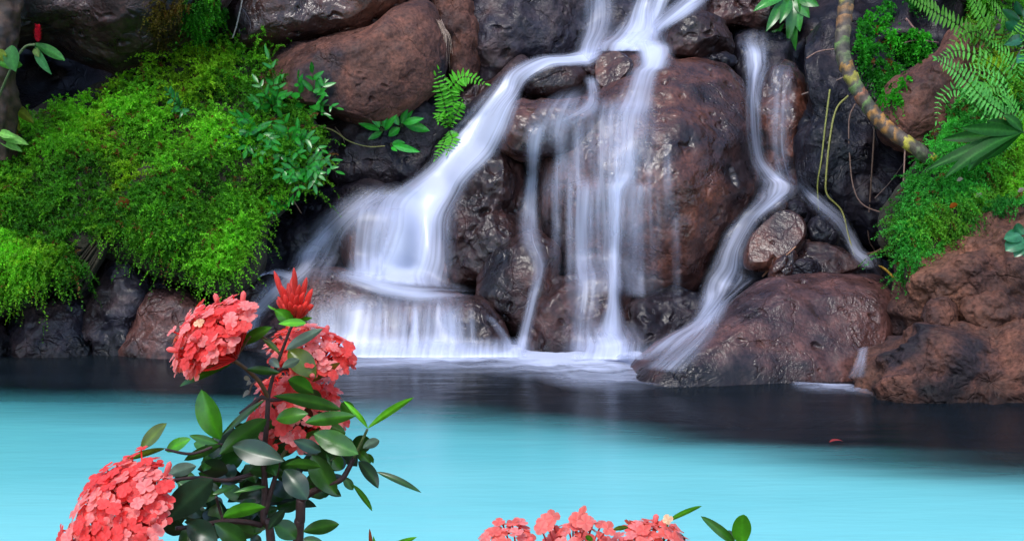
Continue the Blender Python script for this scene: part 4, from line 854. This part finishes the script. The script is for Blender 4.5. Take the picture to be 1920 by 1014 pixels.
def head(parent, px, py, Y, rpx, axis, n, seed, cap=1.25, frad=.0092, flat=1.0, tubes=True, yellowpx=None, buds=6, deep=DEEP, colr=CORAL, orgk=.95):
    rs = np.random.default_rng(seed); R_ = rpx*Y/F; ax = nrm(np.array(axis, float)); c = P(px, py, Y); org = c-ax*R_*orgk
    a = nrm(np.cross(ax, [.3, .2, .9])); b = np.cross(ax, a)
    mb = MB(); mt = MB(); blist = []
    for i in range(n):
        ct = 1-(1-math.cos(cap))*((i+.5)/n); st = math.sqrt(1-ct*ct); ph = i*2.39996+rs.normal()*.15
        d = ax*ct+(a*math.cos(ph)+b*math.sin(ph))*st
        pos = c+(d*np.array([1, 1, 1])-ax*ct*(1-flat))*R_*(1+rs.normal()*.075+.12*math.sin(ph*2+seed)*st)
        o2 = org+(pos-org)*.05
        petal_flower(mb, pos, nrm(d*.8+ax*.35+rs.normal(size=3)*.16), frad*rs.uniform(.85, 1.15), rs, np.array(colr) if rs.random() < .58 else np.array(PINK))
        if tubes and (ct < .8 or rs.random() < .2):
            tube(mt, [o2, (o2*.5+pos*.5)+rs.normal(size=3)*.0015, pos], [.0010, .0011], np.array(deep)*rs.uniform(.8, 1.5), 5, n=5)
    for i in range(buds):
        ph = i*2*np.pi/max(buds, 1)+rs.normal()*.3; st = math.sin(cap*rs.uniform(.55, 1.0)); ct = math.sqrt(1-st*st)
        d = ax*ct+(a*math.cos(ph)+b*math.sin(ph))*st; p0 = c+d*R_*.8; p1 = c+d*R_*1.22
        mbud = MB(); tube(mbud, [p0, (p0+p1)/2, p1-(p1-p0)*.15, p1], [.0016, .0022, .0036, .0034, .0006], np.array(PINK)*rs.uniform(.8, 1.1), 7, n=10); blist.append(mbud)
    h = mb.build('flower_head', M['petal'], parent)
    if mt.n:
        t = mt.build('floret_tubes', M['petal'], parent); t.parent = h
    for mbud in blist:
        t = mbud.build('bud', M['petal'], parent); t.parent = h
    if yellowpx:
        m2 = MB()
        for (x, y, y0) in yellowpx: petal_flower(m2, P(x, y, y0), nrm(np.array([-.2, -.8, .6])), frad*.75, rs, (.84, .40, .24))
        t = m2.build('yellow_floret', M['petal'], parent); t.parent = h
    return h
g_ = .56
BUSH = empty('flowering_bush', P(520, 1014, KY)*np.array([1, 1, 0])+np.array([0, 0, .30]), 'tall bush with coral-red flower heads and glossy leaves in the left foreground', 'flowering bush')
Z0 = .32
def stem(parent, pts, r, c=(.055, .022, .018), name='branch'):
    mb = MB(); p = np.array([P(x, y, Y) for x, y, Y in pts]); tube(mb, p, r, c, 9, n=len(pts)*7)
    return mb.build(name, M['bark'], parent)
DK = (.045, .020, .018); LT = (.10, .05, .015)
def root_pts(x, y, Y, dx=0):        # carry a stem down to the soil of the near bank
    a = P(x, y, Y); return [a, a+np.array([dx*.3, .0, -.25]), np.array([a[0]+dx, a[1]+.02, Z0])]
def rooted(parent, pts, r, dx, c=DK):
    p = [P(x, y, Y) for x, y, Y in pts]; p = p+root_pts(*pts[-1], dx)[1:]
    mb = MB(); tube(mb, np.array(p), r, c, 9, n=len(p)*7); return mb.build('stem', M['bark'], parent)
rooted(BUSH, [(503,742,KY),(500,800,KY),(494,862,KY+.01),(497,920,KY+.02),(495,975,KY+.02),(508,1014,KY+.02)], [.0030,.0034,.0040,.0046,.0052,.008,.010], .02)
rooted(BUSH, [(564,936,KY+.03),(563,975,KY+.03),(559,1014,KY+.03)], [.0062,.0066,.0072,.010,.012], -.05)
for pts, r, c in [
    ([(503,742,KY),(512,705,KY),(526,665,KY),(540,628,KY),(552,600,KY)], [.0028,.0021,.0018], DK),
    ([(503,745,KY),(486,715,KY-.01),(462,692,KY-.02),(440,676,KY-.03),(425,668,KY-.03)], [.0030,.0024,.0020], LT),
    ([(435,680,KY-.03),(452,655,KY-.03),(470,630,KY-.03)], [.002,.0012], LT),
    ([(528,668,KY),(510,645,KY),(490,630,KY),(470,628,KY)], [.0018,.0012], LT),
    ([(505,748,KY),(490,745,KY),(470,760,KY),(450,775,KY)], [.0032,.0022], DK),
    ([(515,700,KY),(535,690,KY+.01),(560,694,KY+.03),(580,680,KY+.04)], [.0026,.0018], DK),
    ([(505,750,KY),(530,748,KY+.02),(556,742,KY+.03)], [.0026,.0018], DK),
    ([(563,938,KY+.03),(585,922,KY+.02),(612,910,KY+.01),(640,898,KY),(655,875,KY),(664,858,KY)], [.0050,.0042,.0036,.003], DK),
    ([(664,858,KY),(676,832,KY),(689,804,KY)], [.0024,.0016], (.06,.09,.02)),
    ([(497,962,KY+.02),(508,920,KY+.02),(520,880,KY+.02),(524,850,KY+.02)], [.0038,.0032,.0024], DK),
    ([(490,984,KY+.02),(460,978,KY),(418,977,KY-.02),(372,985,KY-.05),(330,990,KY-.07)], [.0038,.0034,.0026], DK),
    ([(494,880,KY+.02),(460,892,KY),(420,900,KY-.02),(370,895,KY-.05),(320,900,KY-.08)], [.0030,.0026,.002], DK),
    ([(524,862,KY+.02),(545,830,KY+.02),(560,800,KY+.02)], [.0028,.0018], (.09,.10,.03)),
    ([(497,850,KY),(440,840,KY-.01),(412,832,KY-.02)], [.003,.0016], DK),
    ([(420,978,KY-.02),(412,955,KY-.02),(405,930,KY-.03)], [.0022,.0016], DK),
    ([(412,832,KY-.02),(360,850,KY-.04),(310,842,KY-.06)], [.0022,.0016], DK)]:
    mb = MB(); tube(mb, np.array([P(*p) for p in pts]), r, c, 8, n=len(pts)*7); mb.build('branch', M['bark'], BUSH)
# leaves: base, tip, width (pixels), depth offset, tone
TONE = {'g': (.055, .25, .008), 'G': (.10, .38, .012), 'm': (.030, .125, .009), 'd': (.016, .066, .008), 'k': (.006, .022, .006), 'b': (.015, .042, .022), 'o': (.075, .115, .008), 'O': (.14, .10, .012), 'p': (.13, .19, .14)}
LV = [((414,824),(378,730),50,0,'g'),((434,683),(337,724),17,-.02,'m'),((455,645),(510,613),24,-.02,'m'),((490,632),(524,662),11,0,'o'),
 ((547,605),(514,580),25,-.01,'g'),((574,606),(522,607),15,-.02,'G'),((556,602),(586,596),9,.01,'g'),((522,582),(502,572),5,0,'G'),
 ((536,656),(606,616),20,-.02,'p'),((592,708),(541,655),44,.0,'o'),((586,716),(638,680),15,.02,'O'),((524,689),(506,673),17,-.02,'p'),((529,689),(562,674),18,-.02,'p'),
 ((526,699),(462,692),17,-.03,'d'),((588,737),(540,712),34,-.02,'m'),((512,742),(640,768),28,-.04,'d'),((668,779),(572,792),28,-.03,'m'),((640,755),(668,780),26,.0,'m'),
 ((690,803),(644,751),10,0,'G'),((689,803),(776,745),15,-.02,'G'),((498,748),(416,816),13,-.02,'d'),
 ((500,785),(411,852),38,-.04,'d'),((532,864),(436,836),46,-.06,'b'),((578,775),(518,786),30,-.01,'m'),((264,844),(313,793),28,-.05,'o'),((312,846),(358,822),23,-.04,'g'),
 ((414,833),(355,816),16,-.02,'m'),((414,834),(345,863),20,-.03,'d'),((310,840),(225,865),13,-.04,'o'),((316,891),(368,873),27,-.07,'p'),((428,882),(370,880),40,.02,'k'),
 ((310,977),(399,898),58,-.10,'b'),((418,969),(498,950),28,-.05,'g'),((398,926),(441,911),11,-.02,'m'),((438,923),(499,912),9,-.02,'m'),((576,936),(533,880),44,-.05,'b'),
 ((535,871),(602,875),22,-.05,'m'),((602,846),(550,825),24,-.05,'b'),((585,852),(632,928),48,.02,'d'),((672,851),(588,812),42,-.02,'m'),((672,864),(709,915),28,-.04,'b'),
 ((706,884),(790,923),12,-.02,'d'),((660,907),(698,958),13,-.02,'m'),((643,893),(662,918),17,.0,'d'),((568,996),(636,982),30,-.03,'d'),((568,1010),(606,1016),16,-.03,'d'),
 ((555,1010),(513,978),34,-.02,'d'),((502,993),(534,955),20,-.03,'b'),((408,1020),(352,980),46,-.08,'b'),((402,980),(462,1020),40,-.06,'d'),((335,1020),(375,990),34,-.04,'d'),
 ((282,1000),(250,1018),24,-.06,'b'),((680,840),(711,825),20,-.02,'p'),((672,844),(696,868),22,.01,'d'),((700,868),(690,850),10,.02,'m'),((590,800),(648,812),30,.03,'d'),
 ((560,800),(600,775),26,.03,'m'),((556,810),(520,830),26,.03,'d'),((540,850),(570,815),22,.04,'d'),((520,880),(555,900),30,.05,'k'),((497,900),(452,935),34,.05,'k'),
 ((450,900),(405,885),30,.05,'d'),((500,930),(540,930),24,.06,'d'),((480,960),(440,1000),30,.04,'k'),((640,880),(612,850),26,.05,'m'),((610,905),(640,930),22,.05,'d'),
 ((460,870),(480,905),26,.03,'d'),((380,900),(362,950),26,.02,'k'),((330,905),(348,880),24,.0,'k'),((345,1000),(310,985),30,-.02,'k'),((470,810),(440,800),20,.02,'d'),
 ((520,760),(560,748),22,.04,'m'),((430,960),(405,1000),26,.03,'k'),((505,865),(470,835),28,.03,'k'),((620,800),(590,830),30,.04,'k'),((640,840),(600,865),26,.05,'d'),
 ((560,755),(600,745),24,.05,'d'),((252,872),(232,856),10,.0,'m'),((145,980),(128,1000),14,.0,'o'),((640,970),(640,970),1,0,'d')][:-1]
rs = np.random.default_rng(21)
FOL = MB()
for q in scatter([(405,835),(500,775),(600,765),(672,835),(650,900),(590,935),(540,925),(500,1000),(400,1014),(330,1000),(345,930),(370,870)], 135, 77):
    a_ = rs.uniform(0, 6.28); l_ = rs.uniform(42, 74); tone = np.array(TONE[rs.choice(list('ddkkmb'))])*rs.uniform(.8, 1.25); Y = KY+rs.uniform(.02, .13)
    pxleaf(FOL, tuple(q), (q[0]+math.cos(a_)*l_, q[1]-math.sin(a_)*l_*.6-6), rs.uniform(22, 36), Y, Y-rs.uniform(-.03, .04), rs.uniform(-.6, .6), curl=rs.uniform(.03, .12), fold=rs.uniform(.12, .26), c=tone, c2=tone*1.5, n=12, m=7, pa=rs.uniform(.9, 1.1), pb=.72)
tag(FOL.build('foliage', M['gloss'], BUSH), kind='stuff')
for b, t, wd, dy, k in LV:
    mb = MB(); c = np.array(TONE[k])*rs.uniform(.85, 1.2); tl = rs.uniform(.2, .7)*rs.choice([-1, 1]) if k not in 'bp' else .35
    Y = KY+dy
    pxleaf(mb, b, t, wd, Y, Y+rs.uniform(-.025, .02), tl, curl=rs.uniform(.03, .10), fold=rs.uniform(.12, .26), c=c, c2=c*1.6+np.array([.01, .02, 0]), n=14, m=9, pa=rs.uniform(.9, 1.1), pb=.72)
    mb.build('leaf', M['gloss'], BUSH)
head(BUSH, 440, 670, KY-.03, 106, (-.62, -.30, .74), 230, 1, cap=1.08, orgk=.05, frad=.0094, yellowpx=[(374,606,KY-.075)], buds=9)
head(BUSH, 580, 702, KY+.06, 86, (.10, -.25, .95), 140, 2, cap=1.2, orgk=.05, buds=8, colr=(.84,.065,.055))
head(BUSH, 560, 795, KY+.08, 96, (0, -.42, .9), 170, 3, cap=1.4, orgk=.3, buds=4, colr=(.82,.06,.055))
head(BUSH, 268, 1010, KY-.12, 134, (-.56, -.52, .64), 380, 4, cap=1.2, orgk=.1, frad=.0098, buds=7)
# cluster of unopened buds on the topmost shoot
mb = MB(); mt = MB(); c0 = P(552, 598, KY); rs = np.random.default_rng(5); k_ = KY/F
for tx, ty, dy in [(514,508,0),(551,502,-.01),(575,520,0),(527,535,-.02),(540,530,.01),(562,533,-.02),(586,541,0),(583,560,.01),(521,556,0),(533,552,-.02),(547,548,-.025),(558,553,-.03),(570,548,-.02),(576,565,-.02),(588,572,.0),(542,566,-.03),(553,572,-.03),(564,572,-.03),(530,570,-.01),(519,562,.02),(536,542,.02),(556,530,.03),(569,535,.02),(547,520,.02),(578,580,-.01),(528,578,.01)]:
    e = P(tx, ty, KY+dy); p = c0*.12+e*.88; lw_ = 6.2*k_
    base = c0+(e-c0)*.12+rs.normal(size=3)*.003
    tube(mb, [base, base*.55+e*.45+np.array([0, 0, -.002]), base*.25+e*.75, e], [.0013, .0018, .0024, .0030, .0038, .0036, .0026, .0006], np.array([.78, .060, .045])*rs.uniform(.8, 1.15), 8, n=16)
bh = mb.build('bud_cluster', M['petal'], BUSH)
for i in range(14):
    a = rs.uniform(0, 6.28); e = c0+np.array([math.cos(a)*.014, math.sin(a)*.012, rs.uniform(.004, .016)])
    tube(mt, [c0, (c0+e)/2, e], [.0016, .002, .001], np.array([.42, .06, .03])*rs.uniform(.6, 1.2), 6, n=6)
t = mt.build('sepals', M['petal'], BUSH); t.parent = bh
# small seed husk
mb = MB()
for b, t_, wd in [((470,712),(458,706),9),((470,715),(462,722),9),((468,732),(455,745),9)]: pxleaf(mb, b, t_, wd, KY-.01, KY-.02, .3, curl=.2, c=(.30, .26, .22), n=7, m=5)
tube(mb, P([480, 472, 466], [715, 722, 740], [KY]*3), .0012, (.2, .13, .1), 5); mb.build('husk', M['leaf'], BUSH)
# second bush, only its top is in view
B2 = empty('flowering_bush', P(1085, 1014, 1.62)*np.array([1, 1, 0])+np.array([0, 0, .30]), 'low coral flowering bush whose top just shows at the bottom right of centre', 'flowering bush')
K2 = 1.62
rooted(B2, [(1085,1075,K2),(1085,1150,K2)], [.005,.006,.008,.01], .0)
for x, y, r, ax, n, sd in [(952,1052,68,(-.3,-.4,.9),60,11),(1082,1040,62,(.0,-.4,.9),34,12),(1215,1045,70,(.25,-.4,.9),62,13)]:
    stem(B2, [(1085,1110,K2),((1085+x)/2,y+60,K2),(x,y+10,K2)], [.004,.003])
    head(B2, x, y, K2, r, ax, n, sd, cap=1.2, colr=(.86,.13,.11), buds=5, yellowpx=[(1252,974,K2-.02)] if sd == 13 else None)
# the taller open florets that stand above the heads
rs = np.random.default_rng(9)
for x, y, bx in [(1022,975,1050),(1035,968,1052),(1028,985,1050),(1093,962,1080),(1080,975,1085),(1098,980,1088),(1078,988,1082),(1140,990,1100),(1128,982,1100),(1185,985,1200),(1199,990,1200),(1015,990,1040)]:
    mb = MB(); e = P(x, y, K2-.01+rs.normal()*.01); c = P(bx, 1048, K2)
    tube(mb, [c, (c+e)/2+rs.normal(size=3)*.001, e], .0011, np.array([.62, .10, .09])*rs.uniform(.8, 1.2), 5, n=6)
    petal_flower(mb, e, nrm(e-c+np.array([0, -.03, 0])+rs.normal(size=3)*.02), .0105, rs, (.86, .15, .13))
    mb.build('floret', M['petal'], B2)
for b, t_, wd, dy, c in [((1254,976),(1316,948),11,.0,'g'),((1378,1018),(1314,967),19,.0,'m'),((1392,1020),(1394,964),40,-.01,'g'),((1376,1016),(1364,994),18,.02,'p'),((1150,992),(1178,988),10,-.03,'o'),((1112,1012),(1098,1004),10,-.03,'g'),((1265,1000),(1285,1015),18,.02,'d')]:
    mb = MB(); cc = np.array(TONE[c]); pxleaf(mb, b, t_, wd, K2+dy, K2+dy-.01, .3, curl=.06, fold=.15, c=cc, c2=cc*1.5, n=14, m=9, pb=.6); mb.build('leaf', M['gloss'], B2)
stem(B2, [(1383,1018,K2),(1370,1080,K2),(1290,1130,K2),(1085,1150,K2)], [.002,.003,.004], (.06,.09,.02))
stem(B2, [(1252,978,K2),(1245,1010,K2),(1215,1055,K2)], [.0014,.002], (.06,.09,.02))
# tips of a young shoot at the bottom edge
B3 = empty('young_shoot', P(725, 1014, 1.7)*np.array([1, 1, 0])+np.array([0, 0, .30]), 'tips of a young green and reddish shoot at the bottom edge between the two bushes', 'shoot')
rooted(B3, [(720,1030,1.7),(722,1070,1.7)], [.002,.003,.004,.005], 0, (.06,.09,.02))
for b, t_, wd, c in [((698,1034),(693,990),7,(.30,.06,.02)),((720,1034),(782,1006),14,TONE['G']),((705,1034),(700,1004),6,TONE['G'])]:
    mb = MB(); pxleaf(mb, b, t_, wd, 1.7, 1.69, .3, curl=.05, c=c, c2=np.array(c)*1.4, n=12, m=7); mb.build('leaf', M['gloss'], B3)
# a drifting petal on the dark water
mb = MB(); c = PW(1568, 828, .012); a = np.array([.035, .008, 0]); leaf(mb, c-a, c+a, np.array([-.004, .016, 0]), .12, .2, (.45, .05, .05), n=8, m=5)
tag(mb.build('petal', M['petal']), 'small red petal drifting on the dark water', 'petal')
SKY, SUN, EXPO = .165, 1.1, .95
# ------------------------------------------------------------------ camera, light, world
cd = bpy.data.cameras.new('camera'); cam = bpy.data.objects.new('camera', cd); col.objects.link(cam)
cam.location = CAM; cam.rotation_euler = (math.pi/2-PITCH, 0, 0)
cd.sensor_fit = 'HORIZONTAL'; cd.sensor_width = 36; cd.lens = 36*F/W0; cd.clip_start = .05; cd.clip_end = 2000
sc.camera = cam
EL, AZ = R(58), R(200)        # sun azimuth measured from +Y clockwise: behind the camera, a little left
w = bpy.data.worlds.new('World'); sc.world = w; w.use_nodes = True
nt = w.node_tree; nt.nodes.clear()
sk = nt.nodes.new('ShaderNodeTexSky'); sk.sky_type = 'NISHITA'; sk.sun_disc = False; sk.sun_elevation = EL; sk.sun_rotation = AZ
bg = nt.nodes.new('ShaderNodeBackground'); bg.inputs[1].default_value = SKY
wo = nt.nodes.new('ShaderNodeOutputWorld'); nt.links.new(sk.outputs[0], bg.inputs[0]); nt.links.new(bg.outputs[0], wo.inputs[0])
sd = bpy.data.lights.new('sun', 'SUN'); sd.energy = SUN; sd.angle = R(14); sd.color = (1, .97, .93)
so = bpy.data.objects.new('sun', sd); col.objects.link(so)
dv = Vector((math.sin(AZ)*math.cos(EL), math.cos(AZ)*math.cos(EL), math.sin(EL)))
so.rotation_euler = dv.to_track_quat('Z', 'Y').to_euler(); so.location = (0, 0, 12)
vs = sc.view_settings; sc.display_settings.display_device = 'sRGB'
vs.view_transform = 'Standard'; vs.look = 'None'; vs.gamma = 1; vs.exposure = EXPO; vs.use_curve_mapping = False
sc.cycles.max_bounces = 6; sc.cycles.transparent_max_bounces = 24; sc.cycles.use_denoising = True; sc.cycles.adaptive_threshold = .03
sc.cycles.diffuse_bounces = 3; sc.cycles.caustics_reflective = False; sc.cycles.caustics_refractive = False
for o in list(col.objects):
    if 'org' in o.keys(): del o['org']
